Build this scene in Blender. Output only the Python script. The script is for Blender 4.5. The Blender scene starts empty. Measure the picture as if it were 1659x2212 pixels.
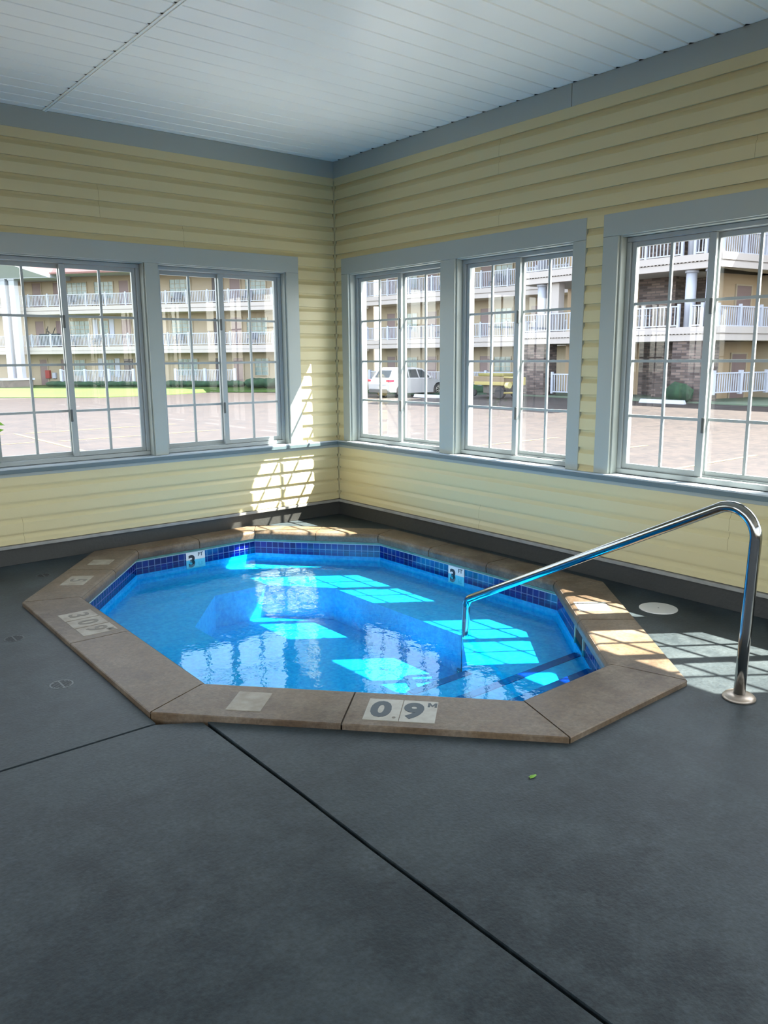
import bpy, bmesh, math, random
from mathutils import Vector, Matrix
random.seed(7)
SC = bpy.context.scene
COL = SC.collection
R = math.radians

# ------------------------------------------------------------------ materials
MATS = {}
def mat(name, col, rough=.5, metal=0., spec=.5, noise=None, bump=None, coat=0.):
    """noise=(scale, amount, second_colour, stretch) blends a second colour; bump=(scale, strength)"""
    if name in MATS: return MATS[name]
    m = bpy.data.materials.new(name); m.use_nodes = True
    nt = m.node_tree; b = nt.nodes['Principled BSDF']
    b.inputs['Base Color'].default_value = (*col, 1)
    b.inputs['Roughness'].default_value = rough
    b.inputs['Metallic'].default_value = metal
    b.inputs['Specular IOR Level'].default_value = spec
    if coat: b.inputs['Coat Weight'].default_value = coat
    tc = None
    if noise or bump:
        tc = nt.nodes.new('ShaderNodeTexCoord')
    if noise:
        sc_, amt, c2 = noise[:3]
        mp = nt.nodes.new('ShaderNodeMapping'); nt.links.new(tc.outputs['Object'], mp.inputs[0])
        if len(noise) > 3: mp.inputs['Scale'].default_value = noise[3]
        n1 = nt.nodes.new('ShaderNodeTexNoise'); n1.inputs['Scale'].default_value = sc_
        n1.inputs['Detail'].default_value = 6; n1.inputs['Roughness'].default_value = .62
        nt.links.new(mp.outputs[0], n1.inputs['Vector'])
        rp = nt.nodes.new('ShaderNodeMapRange'); rp.inputs[1].default_value = .36; rp.inputs[2].default_value = .64
        rp.inputs[3].default_value = 0; rp.inputs[4].default_value = amt
        nt.links.new(n1.outputs['Fac'], rp.inputs[0])
        mx = nt.nodes.new('ShaderNodeMix'); mx.data_type = 'RGBA'
        mx.inputs[6].default_value = (*col, 1); mx.inputs[7].default_value = (*c2, 1)
        nt.links.new(rp.outputs[0], mx.inputs[0]); nt.links.new(mx.outputs[2], b.inputs['Base Color'])
    if bump:
        n2 = nt.nodes.new('ShaderNodeTexNoise'); n2.inputs['Scale'].default_value = bump[0]; n2.inputs['Detail'].default_value = 4
        nt.links.new(tc.outputs['Object'], n2.inputs['Vector'])
        bp = nt.nodes.new('ShaderNodeBump'); bp.inputs['Strength'].default_value = bump[1]; bp.inputs['Distance'].default_value = .01
        nt.links.new(n2.outputs['Fac'], bp.inputs['Height']); nt.links.new(bp.outputs[0], b.inputs['Normal'])
    MATS[name] = m
    return m

M = {}
M['siding'] = mat('yellow_vinyl', (.52, .455, .255), .42, bump=(60, .05))
M['siding_dark'] = mat('siding_gap', (.05, .04, .025), .8)
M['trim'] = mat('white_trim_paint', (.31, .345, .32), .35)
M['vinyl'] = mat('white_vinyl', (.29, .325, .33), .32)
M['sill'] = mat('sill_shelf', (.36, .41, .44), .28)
M['sill_front_shade'] = mat('sill_nosing_shade', (.09, .13, .14), .4)  # shadow on the shelf's front face, put into its colour
M['ceiling'] = mat('ceiling_vinyl', (.84, .85, .80), .30, spec=.5, noise=(1.2, .35, (.76, .78, .745)))
M['gap'] = mat('dark_gap', (.012, .013, .014), .9)
M['base'] = mat('baseboard_paint', (.036, .037, .034), .5, noise=(6, .6, (.03, .032, .03)), bump=(40, .2))
M['base_cap'] = mat('baseboard_cap', (.28, .28, .26), .5, noise=(9, .7, (.18, .18, .17)))
M['cork'] = mat('mortar', (.10, .085, .07), .9)
M['white_plastic'] = mat('white_plastic', (.62, .62, .58), .35)
M['black'] = mat('black_ink', (.02, .022, .028), .5)
M['faded_ink'] = mat('faded_ink', (.055, .075, .09), .6)
M['worn_ink'] = mat('worn_ink', (.16, .145, .12), .7)
M['steel'] = mat('polished_steel', (.30, .31, .31), .13, metal=1.)
M['latch'] = mat('dark_latch', (.06, .07, .07), .4)
M['plaster'] = mat('blue_pool_plaster', (.05, .40, .74), .55, noise=(34, 1., (.16, .60, .84)), bump=(18, .3))  # pale speckle in the colour stands in for caustic light
M['step_tile'] = mat('navy_step_tile', (.001, .03, .25), .25)

def concrete(name, c1, c2, c3, bumps=.35, spec=.35, rough=.62):
    m = bpy.data.materials.new(name); m.use_nodes = True
    nt = m.node_tree; b = nt.nodes['Principled BSDF']; L = nt.links
    tc = nt.nodes.new('ShaderNodeTexCoord')
    def nz(s, d, lo, hi, rg=.6):
        n = nt.nodes.new('ShaderNodeTexNoise'); n.inputs['Scale'].default_value = s; n.inputs['Detail'].default_value = d
        n.inputs['Roughness'].default_value = rg
        L.new(tc.outputs['Object'], n.inputs['Vector'])
        r = nt.nodes.new('ShaderNodeMapRange'); r.inputs[1].default_value = lo; r.inputs[2].default_value = hi
        L.new(n.outputs['Fac'], r.inputs[0]); return n, r
    def mix(fac, a, bcol):
        x = nt.nodes.new('ShaderNodeMix'); x.data_type = 'RGBA'
        L.new(fac, x.inputs[0])
        for i, s in ((6, a), (7, bcol)):
            if isinstance(s, tuple): x.inputs[i].default_value = (*s, 1)
            else: L.new(s, x.inputs[i])
        return x.outputs[2]
    n1, r1 = nz(1.1, 6, .42, .58, .65); n2, r2 = nz(4.0, 9, .44, .66, .72); n3, r3 = nz(60, 4, .3, .8)
    c = mix(r1.outputs[0], c1, c2); c = mix(r2.outputs[0], c, c3)
    x = nt.nodes.new('ShaderNodeMix'); x.data_type = 'RGBA'; x.blend_type = 'MULTIPLY'; x.inputs[0].default_value = .45
    L.new(c, x.inputs[6]); L.new(r3.outputs[0], x.inputs[7])
    L.new(x.outputs[2], b.inputs['Base Color'])
    rr = nt.nodes.new('ShaderNodeMapRange'); rr.inputs[3].default_value = rough - .15; rr.inputs[4].default_value = rough + .12
    L.new(n2.outputs['Fac'], rr.inputs[0]); L.new(rr.outputs[0], b.inputs['Roughness'])
    b.inputs['Specular IOR Level'].default_value = spec
    bp = nt.nodes.new('ShaderNodeBump'); bp.inputs['Strength'].default_value = bumps; bp.inputs['Distance'].default_value = .004
    n4 = nt.nodes.new('ShaderNodeTexNoise'); n4.inputs['Scale'].default_value = 90; n4.inputs['Detail'].default_value = 5
    L.new(tc.outputs['Object'], n4.inputs['Vector']); L.new(n4.outputs['Fac'], bp.inputs['Height']); L.new(bp.outputs[0], b.inputs['Normal'])
    return m
M['deck'] = concrete('sealed_concrete', (.034, .050, .058), (.018, .028, .034), (.060, .080, .088), spec=.35, rough=.55)
M['coping'] = concrete('tan_coping', (.165, .112, .064), (.095, .062, .036), (.225, .18, .13), bumps=.3, spec=.4, rough=.5)
M['asphalt'] = concrete('asphalt', (.042, .034, .033), (.030, .0255, .0265), (.054, .042, .038), bumps=.1)
M['mark_tile'] = mat('marker_tile', (.33, .32, .27), .35, noise=(30, .6, (.24, .23, .18)))
M['mark_worn'] = mat('worn_marker_tile', (.30, .275, .22), .5, noise=(14, .9, (.20, .17, .125)))
M['mark_white'] = mat('white_marker_tile', (.72, .72, .68), .3)

def tile_mat():
    m = bpy.data.materials.new('cobalt_tile'); m.use_nodes = True
    nt = m.node_tree; b = nt.nodes['Principled BSDF']; L = nt.links
    uv = nt.nodes.new('ShaderNodeUVMap')
    br = nt.nodes.new('ShaderNodeTexBrick'); br.offset = 0; br.squash = 1
    br.inputs['Scale'].default_value = 1; br.inputs['Brick Width'].default_value = .0508; br.inputs['Row Height'].default_value = .0508
    br.inputs['Mortar Size'].default_value = .0028; br.inputs['Mortar Smooth'].default_value = .1
    br.inputs['Color1'].default_value = (.001, .002, .075, 1); br.inputs['Color2'].default_value = (.003, .010, .18, 1)
    br.inputs['Mortar'].default_value = (.11, .15, .30, 1)
    L.new(uv.outputs[0], br.inputs['Vector']); L.new(br.outputs['Color'], b.inputs['Base Color'])
    b.inputs['Roughness'].default_value = .15
    return m
M['tile'] = tile_mat()
M['grout'] = mat('green_grout_band', (.06, .20, .15), .6, noise=(14, .8, (.15, .32, .26), (1, 1, 3)))

def glass_mat(name, tint, ior, fac_scale=1., bump=None, gloss=(1, 1, 1)):
    m = bpy.data.materials.new(name); m.use_nodes = True
    nt = m.node_tree; L = nt.links
    for n in list(nt.nodes): nt.nodes.remove(n)
    o = nt.nodes.new('ShaderNodeOutputMaterial'); mx = nt.nodes.new('ShaderNodeMixShader')
    t = nt.nodes.new('ShaderNodeBsdfTransparent'); t.inputs[0].default_value = (*tint, 1)
    g = nt.nodes.new('ShaderNodeBsdfGlossy'); g.inputs['Roughness'].default_value = 0.0; g.inputs['Color'].default_value = (*gloss, 1)
    f = nt.nodes.new('ShaderNodeFresnel'); f.inputs['IOR'].default_value = ior
    ge = nt.nodes.new('ShaderNodeNewGeometry'); ir = nt.nodes.new('ShaderNodeMapRange')   # same reflectance from both sides of the sheet
    ir.inputs[3].default_value = ior; ir.inputs[4].default_value = 1 / ior
    L.new(ge.outputs['Backfacing'], ir.inputs[0]); L.new(ir.outputs[0], f.inputs['IOR'])
    ml = nt.nodes.new('ShaderNodeMath'); ml.operation = 'MULTIPLY'; ml.inputs[1].default_value = fac_scale; ml.use_clamp = True
    L.new(f.outputs[0], ml.inputs[0]); L.new(ml.outputs[0], mx.inputs[0])
    L.new(t.outputs[0], mx.inputs[1]); L.new(g.outputs[0], mx.inputs[2]); L.new(mx.outputs[0], o.inputs[0])
    if bump:
        tc = nt.nodes.new('ShaderNodeTexCoord')
        mp = nt.nodes.new('ShaderNodeMapping'); mp.inputs['Scale'].default_value = (1, 1, 1)
        L.new(tc.outputs['Object'], mp.inputs[0])
        hs = []
        for s, d, w in bump:
            n = nt.nodes.new('ShaderNodeTexNoise'); n.inputs['Scale'].default_value = s; n.inputs['Detail'].default_value = d
            L.new(mp.outputs[0], n.inputs['Vector'])
            k = nt.nodes.new('ShaderNodeMath'); k.operation = 'MULTIPLY'; k.inputs[1].default_value = w
            L.new(n.outputs['Fac'], k.inputs[0]); hs.append(k)
        ad = hs[0]
        for h in hs[1:]:
            a = nt.nodes.new('ShaderNodeMath'); a.operation = 'ADD'; L.new(ad.outputs[0], a.inputs[0]); L.new(h.outputs[0], a.inputs[1]); ad = a
        bp = nt.nodes.new('ShaderNodeBump'); bp.inputs['Strength'].default_value = 1; bp.inputs['Distance'].default_value = 1
        L.new(ad.outputs[0], bp.inputs['Height']); L.new(bp.outputs[0], g.inputs['Normal']); L.new(bp.outputs[0], f.inputs['Normal'])
    return m
M['glass'] = glass_mat('window_glass', (.95, .97, .96), 1.45, 1.5)
M['water'] = glass_mat('pool_water', (.16, .80, 1.0), 1.333, 1.0, bump=[(9, 3, .0019), (2.2, 1, .002), (40, 2, .00025)], gloss=(.55, .78, 1.0))
# exterior
M['cream'] = mat('cream_stucco', (.38, .32, .235), .8)
M['tanwall'] = mat('tan_stucco', (.38, .28, .18), .8)
M['white'] = mat('white_paint', (.40, .43, .51), .5)
M['band'] = mat('fascia_band', (.40, .37, .36), .6)
M['soffit'] = mat('soffit_paint', (.46, .40, .28), .7)
M['door'] = mat('mauve_door', (.20, .14, .14), .5)
M['door_dark'] = mat('dark_door', (.06, .05, .055), .5)
M['pane'] = mat('pane_glass', (.14, .21, .21), .15, noise=(1.5, .9, (.30, .37, .36), (3, 3, .6)))
M['roof'] = mat('red_metal_roof', (.075, .024, .022), .5)
M['gutter'] = mat('brown_gutter', (.16, .07, .06), .5)
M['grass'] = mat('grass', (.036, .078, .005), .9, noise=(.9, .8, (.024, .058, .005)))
M['grass_shade'] = mat('hedge_and_shaded_grass', (.016, .06, .024), .9, noise=(3, .9, (.006, .022, .012)))  # grass copy with shade put into the colour; also the hedge green
M['leaf'] = mat('leaf_green', (.16, .36, .03), .5)
M['carwhite'] = mat('car_paint_white', (.40, .41, .43), .25, coat=.6)
M['carglass'] = mat('car_glass', (.03, .04, .045), .08)
M['tyre'] = mat('tyre_rubber', (.025, .025, .027), .8)
M['rim'] = mat('alloy_rim', (.45, .43, .38), .3, metal=.8)
M['tail'] = mat('tail_lamp', (.55, .02, .05), .25)
M['yellow'] = mat('yellow_machine_paint', (.34, .28, .09), .45)
M['brownbox'] = mat('brown_box', (.20, .15, .09), .6)
M['line'] = mat('yellow_line_paint', (.19, .145, .05), .7, noise=(3, .8, (.09, .065, .04)))
M['darkrock'] = mat('dark_stone', (.05, .045, .045), .8, noise=(4, .9, (.12, .10, .09)))
M['red'] = mat('red_cabinet', (.28, .02, .02), .4)

def stone_mat():
    m = bpy.data.materials.new('stacked_brick'); m.use_nodes = True
    nt = m.node_tree; b = nt.nodes['Principled BSDF']; L = nt.links
    uv = nt.nodes.new('ShaderNodeUVMap')
    br = nt.nodes.new('ShaderNodeTexBrick')
    br.inputs['Scale'].default_value = 1; br.inputs['Brick Width'].default_value = .42; br.inputs['Row Height'].default_value = .11
    br.inputs['Mortar Size'].default_value = .015; br.inputs['Bias'].default_value = -.1
    br.inputs['Color1'].default_value = (.045, .03, .03, 1); br.inputs['Color2'].default_value = (.20, .15, .135, 1)
    br.inputs['Mortar'].default_value = (.07, .06, .06, 1)
    L.new(uv.outputs[0], br.inputs['Vector']); L.new(br.outputs['Color'], b.inputs['Base Color'])
    b.inputs['Roughness'].default_value = .85
    return m
M['stone'] = stone_mat()

# ------------------------------------------------------------------ mesh builder
def wloc(o):
    v = Vector((0, 0, 0))
    while o is not None:
        v += o.location; o = o.parent
    return v
class MB:
    def __init__(s): s.v = []; s.f = []; s.mi = []; s.uv = {}; s.sm = set()
    def face(s, pts, mi=0, uv=None, smooth=False):
        i = len(s.v); s.v += [tuple(p) for p in pts]; s.f.append(tuple(range(i, i + len(pts)))); s.mi.append(mi)
        if uv: s.uv[len(s.f) - 1] = uv
        if smooth: s.sm.add(len(s.f) - 1)
    def grid(s, rows, mi=0, closed=False, smooth=True):
        """rows: list of equal-length point rings, shared vertices"""
        i = len(s.v); n = len(rows[0])
        for r in rows: s.v += [tuple(p) for p in r]
        for a in range(len(rows) - 1):
            for b in range(n if closed else n - 1):
                b2 = (b + 1) % n
                s.f.append((i + a * n + b, i + a * n + b2, i + (a + 1) * n + b2, i + (a + 1) * n + b)); s.mi.append(mi)
                if smooth: s.sm.add(len(s.f) - 1)
        return i
    def hexa(s, c, mi=0):
        """8 corners: bottom 4 ccw then top 4"""
        i = len(s.v); s.v += [tuple(p) for p in c]
        for q in ((3, 2, 1, 0), (4, 5, 6, 7), (0, 1, 5, 4), (1, 2, 6, 5), (2, 3, 7, 6), (3, 0, 4, 7)):
            s.f.append(tuple(i + k for k in q)); s.mi.append(mi)
    def box(s, x0, x1, y0, y1, z0, z1, mi=0):
        x0, x1 = sorted((x0, x1)); y0, y1 = sorted((y0, y1)); z0, z1 = sorted((z0, z1))
        s.hexa([(x0, y0, z0), (x1, y0, z0), (x1, y1, z0), (x0, y1, z0), (x0, y0, z1), (x1, y0, z1), (x1, y1, z1), (x0, y1, z1)], mi)
    def prism(s, poly, z0, z1, mi=0, top=True, bottom=True, mis=None):
        n = len(poly); i = len(s.v)
        s.v += [(p[0], p[1], z0) for p in poly] + [(p[0], p[1], z1) for p in poly]
        for k in range(n):
            k2 = (k + 1) % n; s.f.append((i + k, i + k2, i + n + k2, i + n + k)); s.mi.append(mi if mis is None else mis)
        if top: s.f.append(tuple(i + n + k for k in range(n))); s.mi.append(mi)
        if bottom: s.f.append(tuple(i + n - 1 - k for k in range(n))); s.mi.append(mi)
    def tube(s, pts, r, seg=16, mi=0, caps=True):
        pts = [Vector(p) for p in pts]; rows = []
        up = Vector((0, 0, 1)); t0 = (pts[1] - pts[0]).normalized()
        a = t0.orthogonal().normalized()
        for k, p in enumerate(pts):
            t = (pts[min(k + 1, len(pts) - 1)] - pts[max(k - 1, 0)]).normalized()
            a = (a - t * a.dot(t)).normalized(); b = t.cross(a)
            rr = r[k] if isinstance(r, (list, tuple)) else r
            rows.append([p + (a * math.cos(2 * math.pi * j / seg) + b * math.sin(2 * math.pi * j / seg)) * rr for j in range(seg)])
        i = s.grid(rows, mi, True)
        if caps:
            s.f.append(tuple(i + seg - 1 - j for j in range(seg))); s.mi.append(mi)
            e = i + (len(rows) - 1) * seg; s.f.append(tuple(e + j for j in range(seg))); s.mi.append(mi)
    def build(s, name, mats, parent=None, bevel=0):
        me = bpy.data.meshes.new(name)
        off = wloc(parent) if parent is not None else Vector((0, 0, 0))
        me.from_pydata([Vector(p) - off for p in s.v], [], s.f)
        for m in (mats if isinstance(mats, (list, tuple)) else [mats]): me.materials.append(m)
        for k, p in enumerate(me.polygons):
            p.material_index = s.mi[k]; p.use_smooth = k in s.sm
        if s.uv:
            l = me.uv_layers.new(name='UVMap')
            for k, uv in s.uv.items():
                for j, li in enumerate(me.polygons[k].loop_indices): l.data[li].uv = uv[j]
        me.update()
        o = bpy.data.objects.new(name, me); COL.objects.link(o)
        if parent is not None: o.parent = parent
        if bevel:
            b = o.modifiers.new('bevel', 'BEVEL'); b.width = bevel; b.segments = 2; b.limit_method = 'ANGLE'
        return o
def tag(o, label=None, cat=None, group=None, kind=None):
    if label: o['label'] = label
    if cat: o['category'] = cat
    if group: o['group'] = group
    if kind: o['kind'] = kind
    return o
def empty(name, loc=(0, 0, 0)):
    o = bpy.data.objects.new(name, None); COL.objects.link(o); o.location = loc; o.empty_display_size = .1
    return o
def struct(o, label=None): return tag(o, label, kind='structure')
def text_mesh(name, body, size, mtx, m, parent, bold=.0, depth=.0008, sx=1.):
    cu = bpy.data.curves.new(name, 'FONT'); cu.body = body; cu.size = size; cu.align_x = 'CENTER'; cu.align_y = 'CENTER'
    cu.extrude = depth; cu.offset = bold; cu.resolution_u = 4
    t = bpy.data.objects.new(name + '_tmp', cu); COL.objects.link(t)
    dg = bpy.context.evaluated_depsgraph_get(); me = bpy.data.meshes.new_from_object(t.evaluated_get(dg))
    bpy.data.objects.remove(t)
    me.transform(Matrix.Diagonal((sx, 1, 1, 1))); me.transform(mtx)
    me.transform(Matrix.Translation(-wloc(parent)))
    me.materials.clear(); me.materials.append(m)
    o = bpy.data.objects.new(name, me); COL.objects.link(o); o.parent = parent
    return o

# ------------------------------------------------------------------ wall mapping: u along the wall (<=0, 0 in the corner), n into the room
def WL(u, n, z): return (u, -n, z)
def WR(u, n, z): return (-n, u, z)
def wbox(mb, W, u0, u1, n0, n1, z0, z1, mi=0):
    a = W(u0, n0, z0); b = W(u1, n1, z1); mb.box(a[0], b[0], a[1], b[1], a[2], b[2], mi)
CEIL = 3.115; TRB = 2.978; SILL = .700; HEAD = 2.170; CASET = 2.297; BASE = .150
XW, YS = -7.6, -9.2           # far sides of the room
# openings (u0,u1) and casing groups (u0,u1)
OPEN = {'L': [(-1.687, -.535), (-2.955, -1.790), (-4.30, -3.25), (-5.45, -4.40), (-6.95, -5.75)],
        'R': [(-1.390, -.208), (-2.632, -1.545), (-4.100, -2.972), (-5.38, -4.255), (-6.75, -5.62), (-7.98, -6.90)]}
GRP = {'L': [(-3.075, -.413), (-5.56, -3.14), (-7.06, -5.64)], 'R': [(-2.733, -.112), (-5.49, -2.862), (-8.09, -5.51)]}
LEN = {'L': XW, 'R': YS}

def wall_solid(W, key, name, nm):
    mb = MB(); u_end = LEN[key]; op = sorted(OPEN[key], reverse=True)
    n0, n1 = -.17, -.001
    wbox(mb, W, u_end, .15 if key == 'L' else 0, n0, n1, -.9, SILL - .012)
    wbox(mb, W, u_end, .15 if key == 'L' else 0, n0, n1, HEAD, CEIL + .3)
    prev = .15 if key == 'L' else 0
    for (a, b) in op + [(u_end, u_end)]:
        if a == b: wbox(mb, W, u_end, prev, n0, n1, SILL - .012, HEAD); break
        wbox(mb, W, b, prev, n0, n1, SILL - .012, HEAD); prev = a
    return struct(mb.build(name, M['siding_dark']), nm)
wL = wall_solid(WL, 'L', 'wall_left', 'left wall clad in pale yellow vinyl lap siding')
wR = wall_solid(WR, 'R', 'wall_right', 'right wall clad in pale yellow vinyl lap siding')

SEAM = {'L': [(-2.10, 2.47, 2.68), (-1.455, 2.30, 2.46), (-2.82, .15, .34), (-5.0, 2.3, 2.9)],
        'R': [(-1.97, 2.71, 2.92), (-1.98, 2.31, 2.46), (-3.785, 2.46, 2.58), (-1.83, .15, .37), (-3.80, .34, .50), (-5.6, 2.5, 2.8)]}
P = .1143
def siding(W, key, parent, mat_):
    mb = MB()
    def course(z0, ua, ub, zlo, zhi):
        # z0 bottom of course; profile of (n, dz)
        prof = [(.002, 0), (.0200, 0.0), (.0200, .004), (.0185, .62 * P), (.0160, .66 * P), (.0065, .79 * P), (.0030, .86 * P), (.0025, P)]
        cuts = sorted([s[0] for s in SEAM[key] if s[1] - .02 < z0 + P / 2 < s[2] + .02 and ua < s[0] < ub] + [ua, ub])
        for a, b in zip(cuts[:-1], cuts[1:]):
            a2 = a + .0006; b2 = b - .0006
            rows = []
            for (n, dz) in prof:
                z = min(max(z0 + dz, zlo), zhi); rows.append((n, z))
            for (n, z), (n_, z_) in zip(rows[:-1], rows[1:]):
                if abs(z - z_) < 1e-6 and not (n < n_ and z0 >= zlo): continue
                mb.face([W(a2, n, z), W(b2, n, z), W(b2, n_, z_), W(a2, n_, z_)])
    for k in range(-2, 20):
        z0 = 2.80 - P * k
        if z0 > TRB: continue
        lo, hi = max(z0, SILL), min(z0 + P, TRB)
        if hi <= lo + .003: continue
        if z0 + P < CASET + .012:
            prev = -.026
            for g0, g1 in GRP[key]:
                if prev - g1 > .01: course(z0, g1 - .004 if False else g1, prev, lo, hi)
                prev = g0
            if prev > LEN[key] + .02: course(z0, LEN[key], prev, lo, hi)
        else:
            course(z0, LEN[key], -.026, lo, hi)
    for j in range(-1, 5):
        z0 = .571 - P * j
        lo, hi = max(z0, BASE), min(z0 + P, SILL - .055)
        if hi > lo + .003: course(z0, LEN[key], -.026, lo, hi)
    return mb.build('siding', mat_, parent)
siding(WL, 'L', wL, M['siding']); siding(WR, 'R', wR, M['siding'])
# J-channel at the top of the siding, corner post
for W, key, w in ((WL, 'L', wL), (WR, 'R', wR)):
    mb = MB(); wbox(mb, W, LEN[key], -.02, 0, .017, TRB - .022, TRB - .002); mb.build('siding_top_channel', M['siding'], w)
mb = MB()
mb.box(-.018, .0, -.018, .0, BASE, SILL - .045); mb.box(-.018, .0, -.018, .0, SILL, TRB)
mb.box(-.021, -.013, -.006, -.0, BASE, TRB); mb.box(-.006, 0, -.021, -.013, BASE, TRB)
struct(mb.build('trim_1', M['siding'], None, .003), 'narrow yellow vertical corner post where the two sided walls meet')

# unseen walls of the room, their openings added to let daylight in
def plain_wall(name, horizontal, pos, a, b, thick, lab):
    mb = MB(); n = 5; span = (b - a); ow = span / n * .74
    def bx(s0, s1, z0, z1):
        if horizontal: mb.box(s0, s1, pos - thick, pos, z0, z1)
        else: mb.box(pos - thick, pos, s0, s1, z0, z1)
    bx(a, b, -.3, .75); bx(a, b, 2.75, CEIL + .2)
    for i in range(n + 1):
        c = a + span * i / n; h = span / n - ow
        bx(max(a, c - h / 2), min(b, c + h / 2), .75, 2.75)
    return struct(mb.build(name, mat('dimming_brown', (.16, .12, .08), .6)), lab)  # dark brown made up to cut light reaching the near deck
plain_wall('wall_back', True, YS, XW - .15, 0.15, .15, 'unseen wall behind the camera with openings added for daylight')
plain_wall('wall_far_left', False, XW, YS, 0, .15, 'unseen wall left of the camera with openings added for daylight')

# ------------------------------------------------------------------ ceiling: soffit strips running along x, H-channel along y
def ceiling():
    pitch = .1555; mb = MB(); us = [-2.428, ]
    segs = [(XW, -6.1), (-6.07, -2.437), (-2.415, 0.0)]
    y = -1.977 + pitch * 13
    rows = []
    while y > YS: rows.append(y); y -= pitch
    for y0 in rows:
        ya, yb = min(y0, 0), max(y0 - pitch, YS)
        if ya <= yb: continue
        for (x0, x1) in segs:
            g = .014
            # flat strip, V groove at its -y edge
            mb.face([(x0, ya, CEIL), (x1, ya, CEIL), (x1, yb + g, CEIL), (x0, yb + g, CEIL)][::-1])
            mb.face([(x0, yb + g, CEIL), (x1, yb + g, CEIL), (x1, yb + g * .5, CEIL + .011), (x0, yb + g * .5, CEIL + .011)][::-1])
            mb.face([(x0, yb + g * .5, CEIL + .011), (x1, yb + g * .5, CEIL + .011), (x1, yb, CEIL), (x0, yb, CEIL)][::-1])
    mb.box(XW - .15, .15, YS - .15, .15, CEIL + .02, CEIL + .2)
    c = struct(mb.build('ceiling', M['ceiling']), 'ceiling of white ribbed vinyl soffit panels')
    for i, xx in enumerate((-2.426, -6.085)):
        m2 = MB(); m2.box(xx - .020, xx + .011, YS, 0, CEIL - .005, CEIL + .0); m2.box(xx - .004, xx + .004, YS, 0, CEIL - .009, CEIL - .004)
        struct(m2.build('trim_%d' % (2 + i), M['ceiling']), 'slim joint channel crossing the white ceiling' if i == 0 else 'second ceiling joint channel out of view')
        m3 = MB()
        for y0 in rows:
            if YS < y0 - .01 < 0: m3.prism([(xx - .035, y0 - .007), (xx - .020, y0 - .014), (xx - .020, y0 + .004)], CEIL - .0015, CEIL - .0004)
        m3.build('panel_end_gap', M['gap'], c)
    m3 = MB()
    for y0 in rows:
        if YS < y0 < -.05: m3.prism([(-.044, y0 - .008), (-.021, y0 - .022), (-.021, y0 + .010)][::-1], CEIL - .0016, CEIL - .0006)
    m3.build('panel_end_gap', M['gap'], c)
ceiling()
# fascia trim under the ceiling
mb = MB(); mb.box(XW, -.022, -.022, 0, TRB, CEIL - .001); struct(mb.build('trim_4', M['trim'], None, .002), 'grey white fascia board along the top of the left wall')
mb = MB(); mb.box(-.022, 0, -2.579, 0, TRB, CEIL - .001); mb.box(-.022, 0, YS, -2.582, TRB, CEIL - .001)
struct(mb.build('trim_5', M['trim'], None, .002), 'grey white fascia board with a butt joint along the top of the right wall')

# baseboards
for key, W, nm in (('L', WL, 'left'), ('R', WR, 'right')):
    mb = MB(); e = -.0 if key == 'L' else -.0
    wbox(mb, W, LEN[key], e, -.0, .014, 0, BASE - .03, 0)
    wbox(mb, W, LEN[key], e, -.0, .040, BASE - .026, BASE - .004, 1)
    wbox(mb, W, LEN[key], e, -.0, .030, BASE - .034, BASE - .026, 0)
    struct(mb.build('baseboard_' + nm, [M['base'], M['base_cap']], None, .002), 'dark grey baseboard with a ledge along the %s wall' % nm)
# sill shelves (continuous)
mb = MB(); wbox(mb, WL, XW, 0, -.165, .052, SILL - .028, SILL, 0); wbox(mb, WL, XW, -.05, .0, .056, SILL - .038, SILL - .010, 1); wbox(mb, WL, XW, -.02, 0, .022, SILL - .066, SILL - .030, 2)
struct(mb.build('trim_6', [M['sill'], M['sill_front_shade'], M['trim']], None, .002), 'long grey window shelf with shade coloured into its front edge along the left wall')
mb = MB(); wbox(mb, WR, YS, -.052, -.165, .052, SILL - .028, SILL, 0); wbox(mb, WR, YS, -.052, .0, .056, SILL - .038, SILL - .010, 1); wbox(mb, WR, YS, -.02, 0, .022, SILL - .066, SILL - .030, 2)
struct(mb.build('trim_7', [M['sill'], M['sill_front_shade'], M['trim']], None, .002), 'long grey window shelf with shade coloured into its front edge along the right wall')
# casings
tn = 8
for key, W in (('L', WL), ('R', WR)):
    for (g0, g1) in GRP[key]:
        mb = MB(); ops = sorted([o for o in OPEN[key] if g0 < o[0] < g1])
        wbox(mb, W, g0, g1, 0, .024, HEAD - .006, CASET)
        edges = [g0] + [x for o in ops for x in o] + [g1]
        for a, b in zip(edges[0::2], edges[1::2]): wbox(mb, W, a, b, 0, .0235, SILL, HEAD - .007)
        # jamb liners
        for (a, b) in ops:
            wbox(mb, W, a, a + .012, -.12, .004, SILL + .001, HEAD - .001); wbox(mb, W, b - .012, b, -.12, .004, SILL + .001, HEAD - .001)
            wbox(mb, W, a + .0125, b - .0125, -.12, .004, HEAD - .014, HEAD - .001)
        side = 'left' if key == 'L' else 'right'
        struct(mb.build('trim_%d' % tn, M['trim'], None, .0025), 'painted flat casing boards around a group of windows in the %s wall' % side); tn += 1

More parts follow.
